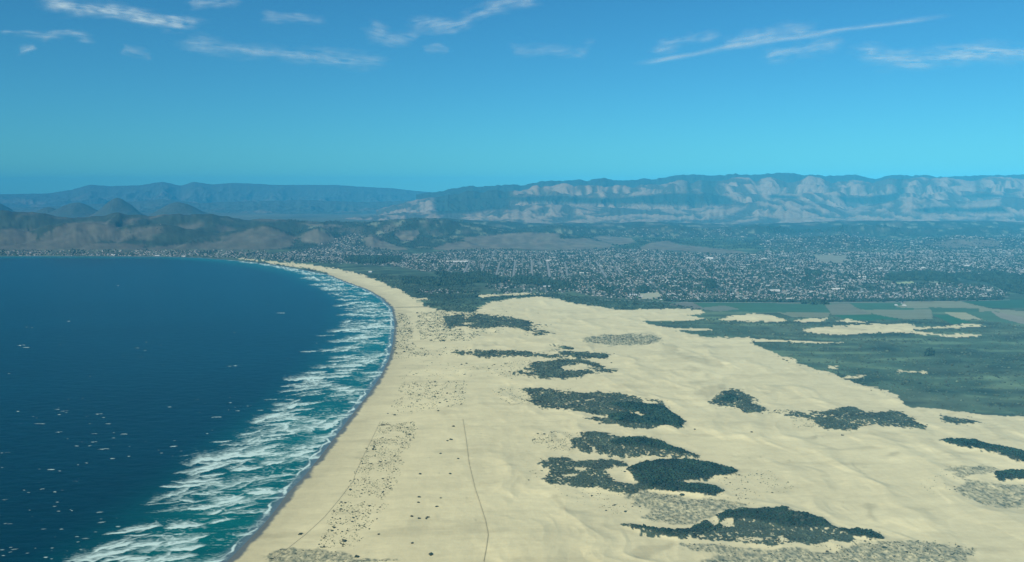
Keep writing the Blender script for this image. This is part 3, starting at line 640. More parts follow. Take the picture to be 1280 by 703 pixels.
def dome_row(y0, amp, w0, seed, x0=560, x1=1500):
    r_ = np.random.default_rng(seed); px = np.arange(x0, x1, 1.3); y = np.full(px.shape, y0 + amp * .55); c = x0
    while c < x1:
        w = w0 * r_.uniform(.6, 1.4); h = amp * r_.uniform(.5, 1.15)
        y = np.minimum(y, y0 + amp - h * np.sqrt(np.clip(1 - ((px - c) / w) ** 2, 0, 1)) + .02 * np.abs(px - c)); c += w * r_.uniform(.7, 1.5)
    y = y + 7 * sstep(720, 560, px)
    return list(zip(px, y))
mountain('mountain_range', dome_row(231, 11, 17, 31), 280, 21300, 23000, 900, 531, col_front, .5, 420, 1500, 70, amp=75, pw=.8, crest_n=1.3)
mountain('mountain_range', dome_row(240, 11, 21, 33), 280, 20000, 22000, 900, 533, col_front, .5, 420, 1500, 70, amp=75, pw=.8, crest_n=1.3)
foot = [(380, 277), (440, 272), (500, 266), (545, 264), (600, 262), (640, 257), (680, 255), (740, 258), (800, 261), (860, 262), (900, 256), (950, 252), (990, 248), (1030, 255), (1060, 262), (1100, 254), (1140, 246), (1180, 250), (1220, 252), (1260, 246), (1300, 248), (1800, 250)]
mountain('hills', foot, 281, 17600, 20600, 1200, 541, col_front, .4, 900, 1500, 90, amp=28, pw=.9, crest_n=1.6)
crestE = [(-700, 243), (-200, 245), (0, 243), (60, 242), (90, 237.5), (113, 231), (135, 233), (175, 232), (203, 227.5), (227, 232.5), (243, 227.5), (265, 231), (290, 229), (320, 230), (345, 231.5), (420, 231.5), (455, 234), (490, 235.5), (520, 239), (540, 240.5), (560, 243), (640, 250)]
mountain('mountain_range', crestE, 275, 30000, 37000, 4000, 561, col_left, .5, 1800, 4800, 60, crest_n=.4)
crestE2 = [(-700, 262), (0, 262), (60, 258), (140, 254), (200, 249), (250, 254), (300, 252), (380, 250), (460, 253), (520, 250), (580, 250), (640, 256), (700, 262)]
mountain('hills', crestE2, 278, 23500, 29000, 2500, 571, col_left, .5, 1400, 3600, 60, crest_n=.8)
def morro(px, w, yp, R, seed, left, right):
    """an isolated volcanic peak: a cone of rock with buttresses"""
    x0 = (px - CX) / F * R * CT; rad = w / F * R; h = CAMH - (yp - HZ) / F * R - 60
    th = np.linspace(0, 2 * PI, 97); ra = np.linspace(0, 1, 34)
    T, Q = np.meshgrid(th, ra)
    pf = np.exp(-(Q / .46) ** 2) * .8 + .2 * (1 - Q) - .8 * math.exp(-(1 / .46) ** 2) * Q
    sidew = np.where(np.cos(T) < 0, left, right)
    X = x0 + rad * Q * np.cos(T) * sidew; Y = R + rad * Q * np.sin(T) * 1.1
    per = np.cos(T) ; 
    b = ridged(X / 600 + seed, Y / 900, seed, 5)
    Z = 40 + h * pf * (1 - .34 * np.clip(1 - b, 0, 1) * sstep(0, .5, Q)) - 60 * sstep(.9, 1, Q)
    n = fbm(X / 500, Y / 500, seed, 4)
    c = cmix(np.array([.05, .062, .045]), GR * .8, sstep(-.1, .6, n) * sstep(.3, .9, Q))
    o = mk('volcanic_peak', np.stack([X.ravel(), Y.ravel(), Z.ravel()], 1), gridf(*X.shape)[:, ::-1], M_hill, c.reshape(-1, 3)); tag(o, kind='structure')
for a in [(-6, 52, 252.5, 21000, 611, 1, 1), (96, 62, 252, 21500, 613, 1.3, 1), (146, 58, 246.4, 20500, 617, .9, 1.0), (221, 72, 251.6, 19800, 619, 1, 1.25), (60, 50, 258, 21500, 621, 1, 1)]: morro(*a)
print('mountains')

# ------------------------------------------------------------------ foliage: many small clumps
PHI = (1 + 5 ** .5) / 2
ICO = np.array([(-1, PHI, 0), (1, PHI, 0), (-1, -PHI, 0), (1, -PHI, 0), (0, -1, PHI), (0, 1, PHI), (0, -1, -PHI), (0, 1, -PHI), (PHI, 0, -1), (PHI, 0, 1), (-PHI, 0, -1), (-PHI, 0, 1)]) / math.sqrt(1 + PHI * PHI)
ICF = np.array([(0, 11, 5), (0, 5, 1), (0, 1, 7), (0, 7, 10), (0, 10, 11), (1, 5, 9), (5, 11, 4), (11, 10, 2), (10, 7, 6), (7, 1, 8), (3, 9, 4), (3, 4, 2), (3, 2, 6), (3, 6, 8), (3, 8, 9), (4, 9, 5), (2, 4, 11), (6, 2, 10), (8, 6, 7), (9, 8, 1)])
def clumps(name, x, y, z, r, h, colr, mat=None, jit=.32):
    n = len(x)
    a = rng.random(n) * 2 * PI; ca, sa = np.cos(a)[:, None], np.sin(a)[:, None]
    B = ICO[None] * (1 + jit * rng.normal(size=(n, 12, 1)))
    X = (B[:, :, 0] * ca - B[:, :, 1] * sa) * r[:, None] + x[:, None]; Yv = (B[:, :, 0] * sa + B[:, :, 1] * ca) * r[:, None] * rng.uniform(.8, 1.2, (n, 1)) + y[:, None]
    Z = B[:, :, 2] * h[:, None] * .62 + (z + h * .38)[:, None]
    V = np.stack([X, Yv, Z], 2).reshape(-1, 3); Fc = (ICF[None] + (np.arange(n) * 12)[:, None, None]).reshape(-1, 3)
    C = np.repeat(colr, 12, 0) * (1 + .12 * rng.normal(size=(n * 12, 1)))
    return mk(name, V, Fc, mat or M_leaf, np.clip(C, .004, 1), smooth=True)
def scatter(poly, per_ha, seed=0, mask_fn=None):
    P = np.array(poly, float); w = at(P[:, 0], P[:, 1]); x0, x1, y0, y1 = w[0].min(), w[0].max(), w[1].min(), w[1].max()
    n = int((x1 - x0) * (y1 - y0) / 1e4 * per_ha); n = min(n, 400000)
    x = rng.uniform(x0, x1, n); y = rng.uniform(y0, y1, n)
    px, py = proj(x, y, np.zeros(n))
    jx = fbm(x / 45, y / 45, 201, 3) * 5; jy = fbm(x / 45, y / 45, 207, 3) * 2.2
    m = look(raster([poly]), px + jx, py + jy) > .5
    x, y = x[m], y[m]
    return x, y
def leafcol(x, y, dark=0):
    n = fbm(x / 55, y / 80, 901, 3)[:, None]; k = rng.random((len(x), 1))
    base = np.array([.062, .080, .046]); dk = np.array([.018, .038, .020]); gy = np.array([.075, .095, .062])
    d = dark[:, None] if hasattr(dark, 'shape') else dark
    c = base * (1 - d) + dk * d
    c = c * (1 + .7 * n) + (gy - base) * (k > .75) * (1 - d) * .8
    return c * rng.lognormal(0, .16, (len(x), 1))
LAB = dict(v01='broad flat mass of dark scrub south of the beach town, ragged at its west end', v02='tiny dark strip of scrub on the big pale far sand sheet', v03='thin dark sliver of scrub just below the far broad scrub mass',
 v04='long thin straight dark scrub strip running across the pale sand', v05='small slanting dark scrub scrap above the blunt-ended strip', v06='straight dark scrub strip with a blunt rounded east end', v07='forked dark scrub patch with a sandy notch opening east',
 v08='small tapered dark scrub finger beside the forked patch', v09='pale speckled oval of low grey scrub alone on the open sand', v10='large long dark scrub island with a wide pointed east end and bare flecks', v11='smooth oval dark scrub island tapering to a thin east tip',
 v12='ragged grey-green scrub patch with bare sandy holes', v13='dense very dark green double-lobed thicket pointing east', v14='low grey-green brush flat between the double-lobed thicket and the lowest ridge', v15='lowest dark shrub-covered ridge with star-shaped sand blowouts',
 v16='sparse grey brush along the bottom edge of the dunes', v17='dark scrub hummock with grey sand at its west tip', v18='wide grey-green scrub mound with a small peak at its middle', v19='small thin scrub strip beside the green plain',
 v20='narrow dark scrub ridge sloping down to the east edge in front of a bright sand face', v21='short black-green thicket strip at the east edge above speckled brush', v22='speckled grey brush with scattered dark bushes at the east edge', v23='low green dune plants at the bottom of the beach')
DENS = dict(v09=150, v14=260, v16=210, v22=150, v23=200)
tot = 0
for k, P in ISL.items():
    x, y = scatter(P, DENS.get(k, 430))
    if k == 'v22' or k == 'v16' or k == 'v09' or k == 'v14' or k == 'v23':
        q0 = proj(x, y, np.zeros(len(x))); m = (look(m_half, q0[0], q0[1]) + .45 * fbm(x / 60, y / 110, 307, 3) + .5 * fbm(x / 14, y / 22, 301, 3)) > .5
    else:
        pq, pw_ = proj(x, y, np.zeros(len(x))); dkk = look(m_dark, pq, pw_)
        edge = look(blur(raster([P]), 6, 4), pq, pw_)
        n1 = fbm(x / 14, y / 22, 301, 3); n4 = fbm(x / 60, y / 110, 307, 3)
        west = sstep(.45, .12, (pq - pq.min()) / (pq.max() - pq.min())) * (.5 if k in ('v11', 'v13', 'v20', 'v04') else .9)
        m = .85 * n1 + .35 * n4 - .5 * ragged(x, y, pq) - .45 * west + .7 * dkk + 1.2 * (edge - .72) > -.58
        m = m & ((fleck(x, y) < .5) | (dkk > .5))
        if k == 'v13': m = m | (rng.random(len(x)) < .9)
    qq = proj(x, y, np.zeros(len(x))); m = m & (look(m_bare, qq[0] + fbm(x / 20, y / 30, 941, 3) * 4, qq[1] + fbm(x / 20, y / 30, 943, 3) * 2) < .5)
    x, y = x[m], y[m]
    px, py = proj(x, y, np.zeros(len(x))); dk = look(m_dark, px, py)
    if k == 'v16': dk = dk * 0
    r = rng.lognormal(math.log(2.6), .36, len(x)) * (1 + .12 * dk) * np.clip(np.mean(y) / 2600, .72, 1.5)
    if k in DENS: r = r * .5
    h = r * (.4 + .45 * dk) 
    z = hz_at(x, y)
    cc = leafcol(x, y, np.clip(dk * .95, 0, 1))
    if k in DENS: cc = cc * .95 + .006
    o = clumps('scrub_patch', x, y, z, r, h, cc); tag(o, LAB[k], 'scrub', kind='stuff'); tot += len(x)
# loose bushes on the open sand: the largest in view are things, the rest one mass
bx, by = [], []
for k, (P, dn) in SPARSE.items():
    x, y = scatter(P, dn * {'s8': 24, 's1': 19, 's2': 18, 's9': 20, 's4': 10, 's7': 12, 's3': 12, 's15': 3, 's6': 12}.get(k, 8))
    keepm = fbm(x / 40, y / 60, 921, 2) > (-.2 if k != 's15' else .1)
    bx.append(x[keepm]); by.append(y[keepm])
for k, P in ISL.items():
    if k in DENS: continue
    Q = np.array(P); c_ = Q.mean(0); Q2 = c_ + (Q - c_) * np.array([1.22, 1.5]) + np.sign(Q - c_) * np.array([10, 3])
    x, y = scatter([tuple(q) for q in Q2], 110); q0 = proj(x, y, np.zeros(len(x))); hh_ = look(blur(raster([P]), 9, 4), q0[0], q0[1])
    m = (hh_ > .01) & (rng.random(len(x)) < hh_ * .55 * (1.4 - .8 * sstep(c_[0] - 20, c_[0] + 20, q0[0]))) & (look(m_isl, *q0) < .5) & (fbm(x / 30, y / 40, 925, 2) > -.1); bx.append(x[m]); by.append(y[m])
bx = np.concatenate(bx); by = np.concatenate(by)
br = rng.lognormal(math.log(.92), .45, len(bx)) * np.clip(by / 2600, .85, 1.7)
handp = [(548, 517.4, 3.6), (567, 537, 4.2), (563.7, 553, 4.2), (559.5, 554.5, 3), (551, 571, 3), (573, 577.7, 3), (525, 597, 3.2), (563, 597, 3), (524, 626, 3), (523, 633, 3.2), (546, 638.6, 3), (551, 628, 2.4), (515, 651, 3.2), (534.5, 652, 3.2), (533, 654, 2.5), (524, 653.5, 3),
         (473, 672.5, 2.5), (515, 686, 3), (446, 701, 4.5), (538, 701, 4.5), (375, 669.6, 3.5), (868, 541.6, 3), (939, 547, 3.6), (1053, 549, 3.6), (515.5, 430.3, 5), (521.5, 392.5, 7), (848, 618, 4.5), (853, 623, 5), (764, 457, 4)]
hx, hy = at(np.array([h[0] for h in handp]), np.array([h[1] for h in handp])); hr = np.array([h[2] for h in handp])
vis = (br / by)
order = np.argsort(-vis); npick = 300 - len(handp)
ppx, ppy = proj(bx, by, np.zeros(len(bx))); inv = (ppx > 0) & (ppx < 1280) & (ppy < 702)
pick = np.array([i for i in order if inv[i]][:npick]); rest = np.ones(len(bx), bool); rest[pick] = False
o = clumps('loose_bushes', bx[rest], by[rest], hz_at(bx[rest], by[rest]), br[rest], br[rest] * .8, leafcol(bx[rest], by[rest], .2) * 1.25)
tag(o, 'countless small dark bushes dotting the pale dune sand', 'bushes', kind='stuff')
def proto_bush(seed, cl):
    n = 9; t = rng.random(n) * 2 * PI; q = np.sqrt(rng.random(n)) * .62; x, y = q * np.cos(t), q * np.sin(t); s = rng.uniform(.35, .55, n)
    x[0] = y[0] = 0; s[0] = .6
    o = clumps('bush', x, y, np.zeros(n), s, s * 1.35, np.tile(np.array(cl), (n, 1)) * rng.uniform(.8, 1.25, (n, 1))); return o
prot = [proto_bush(1, (.035, .05, .032)), proto_bush(2, (.045, .06, .035)), proto_bush(3, (.06, .07, .048))]
protcol = ['dark green', 'olive green', 'grey-green']
def zone_bush(px, py):
    if px < 480 and py > 520: return 'among many on the beach near the fence line', 'bushes beside the seaward fence line'
    if px < 620 and py > 526: return 'in the sand flat between the two fence lines', 'bushes between the fence lines'
    if px < 620: return 'on the sand flat beyond the fenced area', 'bushes beyond the fences'
    if px < 800 and py > 605: return 'on the bare sand below the ragged grey-green scrub patch', 'bushes below the ragged patch'
    if px > 1130: return 'near the speckled brush at the east edge', 'bushes at the east edge'
    if py > 678: return 'along the bottom edge beside the sparse grey brush', 'bushes along the bottom'
    if px > 870 and py > 580: return 'east of the double-lobed dark thicket', 'bushes east of the thicket'
    if px < 740: return 'at the windward tip of a dark scrub island', 'bushes at the island tips'
    return 'alone on the open dune sand', 'lone bushes on the open dunes'
first = [True] * 3
XS = np.concatenate([hx, bx[pick]]); YS = np.concatenate([hy, by[pick]]); RS = np.concatenate([hr, br[pick]]); ZS = hz_at(XS, YS)
handlab = {0: 'dark bush just beyond the cross fence, alone on grey sand', 1: 'dark bush clump inside the fence corner, first below the cross fence', 2: 'elongated dark bush pair below the fence corner, east one', 3: 'elongated dark bush pair below the fence corner, west one', 18: 'dark bush on the bottom edge nearest the beach, inside the fences', 19: 'dark bush on the bottom edge nearest the long track fence',
           20: 'single dark bush on the smooth beach seaward of the fence', 21: 'single dark bush off the pointed east end of the large long island', 22: 'single dark bush on open sand below the scrub hummock', 23: 'single dark bush on open sand below the wide mound', 24: 'single black bush on the pale lane of the far beach',
           25: 'single dark bush on the far beach just south of the creek', 26: 'small dark bush above the grey brush flat, western of two', 27: 'dark bush above the grey brush flat, eastern of two', 28: 'single tiny bush off the tip of the small scrub finger'}
for i in range(len(XS)):
    q = i % 3 if i >= len(handp) else 0
    o = prot[q] if first[q] else prot[q].copy()
    if not first[q]: COL.objects.link(o)
    first[q] = False
    o.name = 'bush'; o.location = (XS[i], YS[i], ZS[i]); s = RS[i] * 1.15; o.scale = (s * rng.uniform(.9, 1.3), s * rng.uniform(.9, 1.3), s * rng.uniform(.75, 1)); o.rotation_euler = (0, 0, rng.random() * 6.28)
    px_, py_ = proj(XS[i], YS[i], 0.); zl, grp = zone_bush(px_, py_)
    if i in handlab: tag(o, handlab[i], 'bush', 'lone bushes on the sand')
    else: tag(o, 'small %s bush %s' % (protcol[q], zl), 'bush', grp)
print('scrub', tot, len(bx))

# right-hand plain: low scrub mass
x, y = scatter([(885, 400), (1000, 398), (1290, 402), (1500, 410), (1500, 530), (1240, 522), (1125, 503), (1060, 478), (950, 436), (880, 424), (805, 404)], 34)
px, py = proj(x, y, np.zeros(len(x)))
m = (look(m_sand, px + fbm(x / 45, y / 45, 201, 3) * 5, py + fbm(x / 45, y / 45, 207, 3) * 2.2) < .4) & (m_field[np.clip(((py - Y0) * SY).astype(int), 0, MH * SY - 1), np.clip((px - X0).astype(int), 0, MW - 1)] == 0)
band = fbm(x / 900, y / 130, 311, 4); m &= rng.random(len(x)) < (.25 + .75 * sstep(-.2, .4, band + .5 * fbm(x / 150, y / 90, 931, 3)))
x, y = x[m], y[m]; band = band[m]
r = rng.lognormal(math.log(3.2), .35, len(x)); cc = leafcol(x, y, np.clip(sstep(-.2, .4, band), 0, 1) * .4) * 1.3
o = clumps('plain_scrub', x, y, hz_at(x, y), r, r * .8, cc); tag(o, 'green scrub and willow covering the low plain behind the dunes', 'scrub', kind='stuff')
x, y = scatter([(455, 343), (480, 347), (530, 349), (590, 357), (600, 364), (596, 392), (560, 390), (537, 385), (530, 376), (512, 371), (500, 363), (480, 354)], 34)
x2, y2 = scatter([(690, 368), (740, 374), (830, 380), (880, 390), (830, 388), (780, 389), (720, 381), (680, 373), (600, 378), (600, 372)], 34)
x = np.concatenate([x, x2]); y = np.concatenate([y, y2]); px, py = proj(x, y, np.zeros(len(x))); m = look(m_sand, px, py) < .4; x, y = x[m], y[m]
r = rng.lognormal(math.log(4.6), .35, len(x)); o = clumps('lagoon_scrub', x, y, hz_at(x, y), r, r * .7, leafcol(x, y, .55)); tag(o, 'dark scrub between the beach town and the first sand sheet', 'scrub', kind='stuff')
print('plain scrub')

# ------------------------------------------------------------------ town
ROADS_ = [([(683.5, 328.5), (687.3, 350)], 13, 'road'), ([(664.6, 328.5), (664.8, 350)], 12, 'road'), ([(644.2, 329), (641.5, 350)], 10, 'road'), ([(624.5, 330), (620.5, 347)], 9, 'road'), ([(605, 333), (601, 345)], 9, 'road'), ([(587.2, 328.7), (580, 344.5)], 11, 'road'),
         ([(568.6, 330), (559, 341.8)], 9, 'road'), ([(706, 330), (709.3, 349)], 8, 'road'), ([(745, 329), (758.3, 351)], 11, 'road'), ([(681, 351), (714, 351.2)], 16, 'road'), ([(765, 328), (778.7, 350)], 8, 'road'), ([(823.5, 327), (832.5, 338)], 12, 'road'),
         ([(865, 328), (877, 339)], 9, 'road'), ([(907, 328.3), (918, 338)], 9, 'road'), ([(725, 341.3), (800, 341.5)], 7, 'road'), ([(400, 330.5), (560, 327), (640, 331), (760, 336), (900, 337), (1000, 341)], 12, 'motorway'), ([(720, 362), (760, 363.6), (800, 365)], 7, 'road'),
         ([(740, 376), (830, 379.9), (1040, 380), (1262, 377)], 6, 'farm_road'), ([(345, 319.5), (430, 324.5), (500, 326)], 12, 'road')]

def near_road(x, y, pad):
    m = np.zeros(x.shape, bool)
    for P, w, nm in ROADS_:
        P = np.array([at(a, b) for a, b in P])
        for i in range(len(P) - 1):
            e = P[i + 1] - P[i]; t = np.clip(((x - P[i][0]) * e[0] + (y - P[i][1]) * e[1]) / (e @ e), 0, 1); m |= np.hypot(x - P[i][0] - t * e[0], y - P[i][1] - t * e[1]) < w * .75 + pad
    return m
gxs = np.arange(-7600, 8200, 23.0); gys = np.arange(5480, 13800, 31.0)
GX, GY = np.meshgrid(gxs, gys); GX = GX + GY * .012
hxv = (GX + rng.uniform(-6, 6, GX.shape)).ravel(); hyv = (GY + rng.uniform(-7, 7, GX.shape)).ravel()
inf = np.abs(hxv) < hyv * .62; hxv, hyv = hxv[inf], hyv[inf]
hzv = hz_at(hxv, hyv); px, py = proj(hxv, hyv, hzv); p0x, p0y = proj(hxv, hyv, hxv * 0)
den = look(m_town, px, np.where(py > 330, p0y, py)) * (look(m_grove, px, p0y) < .5)
den = den * (m_field[np.clip(((p0y - Y0) * SY).astype(int), 0, MH * SY - 1), np.clip((p0x - X0).astype(int), 0, MW - 1)] == 0)
den = den * (.35 + .65 * sstep(-.5, .25, fbm(hxv / 380, hyv / 380, 951, 3))) * (look(m_tan, px, py) < .5)
front_row = sstep(366, 372, p0y) * (px > 780)
den = np.clip(den * (1 + .5 * front_row), 0, 1)
sdh = shore_dist(hxv, hyv)
street = (np.abs(((hxv - hyv * .012) / 161.0) % 1 - .5) > .44) | (np.abs((hyv / 217.0) % 1 - .5) > .46)
keepm = (rng.random(len(hxv)) < den * np.where(hyv > 9500, .40, .50 + .4 * (p0y > 366))) & (sdh > 60) & ~street & ~near_road(hxv, hyv, 8)
hxv, hyv, hzv = hxv[keepm], hyv[keepm], hzv[keepm]; n = len(hxv); print('houses', n)
hw = rng.uniform(9, 15, n) * np.where(hyv > 9500, 1.25, 1.0); hd = rng.uniform(8, 12, n) * np.where(hyv > 9500, 1.25, 1.0); hh = rng.uniform(3, 5.2, n); rh = rng.uniform(1.2, 2.6, n)
big = rng.random(n) < .03; hw[big] *= rng.uniform(1.8, 3.2, big.sum()); rh[big] = .6; hh[big] += 2
ha = np.where(rng.random(n) < .5, 0, PI / 2) + rng.normal(0, .12, n) + .012
ROOFS = np.array([(.62, .60, .54), (.40, .38, .34), (.22, .19, .17), (.30, .17, .12), (.14, .14, .15), (.52, .54, .55)]); RN = ['white', 'pale grey', 'brown', 'red-tiled', 'dark grey', 'light grey']
rk = rng.choice(6, n, p=[.10, .22, .24, .14, .18, .12]); rk[big] = rng.choice([0, 5], big.sum())
WALLS = np.array([(.42, .40, .35), (.35, .33, .30), (.50, .50, .48), (.28, .25, .21)]); wk = rng.integers(0, 4, n)
HV = np.array([(-1, -1, 0), (1, -1, 0), (1, 1, 0), (-1, 1, 0), (-1, -1, 1), (1, -1, 1), (1, 1, 1), (-1, 1, 1)], float)
HW = np.array([(0, 1, 5), (0, 5, 4), (1, 2, 6), (1, 6, 5), (2, 3, 7), (2, 7, 6), (3, 0, 4), (3, 4, 7), (4, 7, 12), (5, 13, 6), (8, 9, 11), (8, 11, 10), (10, 11, 9), ])
# 0-3 floor, 4-7 eaves (walls), 12/13 ridge under roof, 8-11 eaves of the roof with overhang, 14/15 ridge of the roof
def house_mesh(name, x, y, z, w, d, h, r, a, rc, wc):
    n = len(x); L = np.zeros((n, 16, 3))
    for k in range(8):
        L[:, k, 0] = HV[k, 0] * w / 2; L[:, k, 1] = HV[k, 1] * d / 2; L[:, k, 2] = np.where(HV[k, 2] > 0, h, -3.0)
    for k, (sx_, sy_) in enumerate(((-1, -1), (1, -1), (1, 1), (-1, 1))):
        L[:, 8 + k, 0] = sx_ * (w / 2 + .5); L[:, 8 + k, 1] = sy_ * (d / 2 + .6); L[:, 8 + k, 2] = h - .15
    L[:, 12, 0] = -w / 2; L[:, 13, 0] = w / 2; L[:, 12, 2] = L[:, 13, 2] = h + r - .05
    L[:, 14, 0] = -(w / 2 + .5); L[:, 15, 0] = w / 2 + .5; L[:, 14, 2] = L[:, 15, 2] = h + r + .15
    T = np.array([(0, 1, 5), (0, 5, 4), (1, 2, 6), (1, 6, 5), (2, 3, 7), (2, 7, 6), (3, 0, 4), (3, 4, 7), (4, 12, 7), (5, 6, 13), (8, 9, 15), (8, 15, 14), (10, 11, 14), (10, 14, 15), (8, 14, 11), (9, 10, 15)])
    ca, sa = np.cos(a)[:, None], np.sin(a)[:, None]
    X = L[:, :, 0] * ca - L[:, :, 1] * sa + x[:, None]; Y = L[:, :, 0] * sa + L[:, :, 1] * ca + y[:, None]; Z = L[:, :, 2] + z[:, None]
    C = np.zeros((n, 16, 3)); C[:] = wc[:, None, :]; C[:, 8:12] = rc[:, None]; C[:, 14:] = rc[:, None]
    return mk(name, np.stack([X, Y, Z], 2).reshape(-1, 3), (T[None] + (np.arange(n) * 16)[:, None, None]).reshape(-1, 3), M_house, C.reshape(-1, 3), smooth=False)
rc = ROOFS[rk] * rng.uniform(.38, .8, (n, 1)); wc = WALLS[wk]
px, py = proj(hxv, hyv, hzv); inv = (px > 2) & (px < 1278)
siz = hw / hyv * np.where(inv, 1, 0); order = np.argsort(-siz); NH = 290
pick = order[:NH]; rest = np.ones(n, bool); rest[pick] = False
o = house_mesh('far_houses', hxv[rest], hyv[rest], hzv[rest], hw[rest], hd[rest], hh[rest], rh[rest], ha[rest], rc[rest], wc[rest]); tag(o, 'thousands of small houses of the coastal towns below the hills', 'houses', kind='stuff')
def zone_house(px, py):
    if py > 366 and px > 1080: return 'in the tight rows between dark grove and fields', 'houses above the eastern fields'
    if py > 366 and px > 900: return 'in the edge rows above the long green field', 'houses above the long green field'
    if py > 366 and px > 740: return 'near the pale yard at the town edge', 'houses near the pale yard'
    if py > 350 and px < 600: return 'in the thin beach town row', 'houses of the beach town row'
    if py > 350 and px < 740: return 'around the dark groves behind the sand', 'houses around the groves'
    if py > 350 and px < 940: return 'in the town grid behind the yard', 'houses of the town grid'
    if py > 350: return 'in the eastern town grid behind the front rows', 'houses of the eastern grid'
    if px < 560: return 'in the seaside town below the tan hills', 'houses of the seaside town'
    if px < 940: return 'in the far street grid below the tan hill', 'houses of the far grid'
    return 'on the far eastern slopes above the grove', 'houses of the eastern slopes'
hprot = []
one = lambda v: np.array([float(v)])
for q in range(6):
    for b in (0, 1):
        o = house_mesh('house', one(0), one(0), one(0), one(1 if not b else 1), one(1), one(1), one(.4 if not b else .12), one(0), ROOFS[q:q + 1], WALLS[q % 4:q % 4 + 1])
        hprot.append(o)
usedp = set()
# prototypes are unit-sized; rebuild with true overhangs
for idx, o in enumerate(hprot):
    me = o.data; co = np.zeros(len(me.vertices) * 3, np.float32); me.vertices.foreach_get('co', co); co = co.reshape(-1, 3)
    b = idx % 2; w0, d0, h0, r0 = 12., 10., 4., (1.9 if not b else .5)
    L = np.zeros((16, 3))
    for k in range(8): L[k] = (HV[k, 0] * w0 / 2, HV[k, 1] * d0 / 2, h0 if HV[k, 2] > 0 else -3)
    for k, (a_, b_) in enumerate(((-1, -1), (1, -1), (1, 1), (-1, 1))): L[8 + k] = (a_ * (w0 / 2 + .5), b_ * (d0 / 2 + .6), h0 - .15)
    L[12] = (-w0 / 2, 0, h0 + r0 - .05); L[13] = (w0 / 2, 0, h0 + r0 - .05); L[14] = (-w0 / 2 - .5, 0, h0 + r0 + .15); L[15] = (w0 / 2 + .5, 0, h0 + r0 + .15)
    me.vertices.foreach_set('co', L.astype(np.float32).ravel()); me.update()
for i in pick:
    idx = int(rk[i] * 2 + (1 if big[i] else 0)); o = hprot[idx]
    if idx in usedp: o = o.copy(); COL.objects.link(o)
    usedp.add(idx)
    o.location = (hxv[i], hyv[i], hzv[i]); o.rotation_euler = (0, 0, ha[i]); o.scale = (hw[i] / 12, hd[i] / 10, hh[i] / 4)
    zl, grp = zone_house(px[i], py[i])
    tag(o, '%s %s roof %s' % ('long building with' if big[i] else 'house with', RN[rk[i]], zl), 'building' if big[i] else 'house', grp)
for idx, o in enumerate(hprot):
    if idx not in usedp: bpy.data.objects.remove(o)

# larger buildings singled out in the picture: px, py, width px, depth m, height m, colour, roof, label
BIG = [(887, 324.0, 8, 45, 16, 0, 'bright white block building with two wings in the middle of the town'), (567, 327.5, 36, 40, 7, 0, 'very long low white building at the far side of the street grid'), (686, 326.6, 7, 35, 9, 0, 'short bright white building at the top of a straight avenue'),
       (730, 342, 11, 30, 7, 0, 'white flat-roofed shed in the middle of the town grid'), (757, 359.2, 13, 24, 7, 0, 'white long roof above the small dark grove east of the avenues'), (791, 369.5, 10, 26, 7, 5, 'pale blue-white sloping roof just west of the pale yard'),
       (968, 364, 13, 22, 8, 0, 'white long roof in the eastern grid above the front rows'), (1046, 362, 13, 26, 8, 0, 'bright white cluster roof above the town edge'), (1077, 347, 10, 26, 8, 0, 'white roof beside the western end of the big dark grove'), (913, 356.5, 4, 20, 10, 0, 'small square bright white building among dark trees'),
       (1225, 343.6, 14, 34, 9, 0, 'large curved white hall roof above the dark eastern grove'), (1206, 344, 9, 20, 6, 5, 'thin pale shed just west of the large white hall'), (1208.5, 333, 5, 28, 10, 0, 'small white block above the large white hall'), (1154, 335.5, 4, 22, 9, 0, 'small bright white building on the eastern slope'),
       (1099, 336, 8, 26, 7, 0, 'white roof on the slope above the big dark grove'), (985, 336, 14, 24, 6, 0, 'long white roof in the far eastern grid'), (955, 324, 6, 26, 7, 0, 'white roof at the foot of the dark eastern hill'), (645.5, 304.5, 2.4, 18, 9, 0, 'lone white house on the tan hill'),
       (704, 296, 3, 20, 9, 0, 'lone white house on the crest beside dark trees'), (1083.5, 301, 2.4, 20, 10, 0, 'lone bright house low on the far wooded hill'), (1086, 293, 2, 20, 10, 0, 'lone bright house high on the far wooded hill'), (142, 319.6, 5, 30, 12, 0, 'bright white seafront hotel at the water of the far shore'),
       (197, 320, 6, 24, 7, 5, 'pale seafront building between the hotel and the beach start'), (230, 321, 5, 24, 8, 0, 'white seafront building where the beach starts'), (463, 340.5, 4, 22, 8, 0, 'lone white building in the dark trees behind the far beach'), (685, 358.5, 12, 18, 5, 5, 'pale shed rows south of the dark grove'),
       (840, 375.2, 30, 12, 5, 5, 'long row of pale sheds along the town edge'), (700, 363, 3, 14, 5, 0, 'small white shed between groves and sand'), (1120, 382, 3, 12, 5, 5, 'pale barn in the farmyard among the fields'), (1130, 382.4, 4, 12, 5, 0, 'white barn in the farmyard among the fields'),
       (1232, 371.5, 12, 14, 6, 0, 'white long roof at the east end of the tight house rows')]
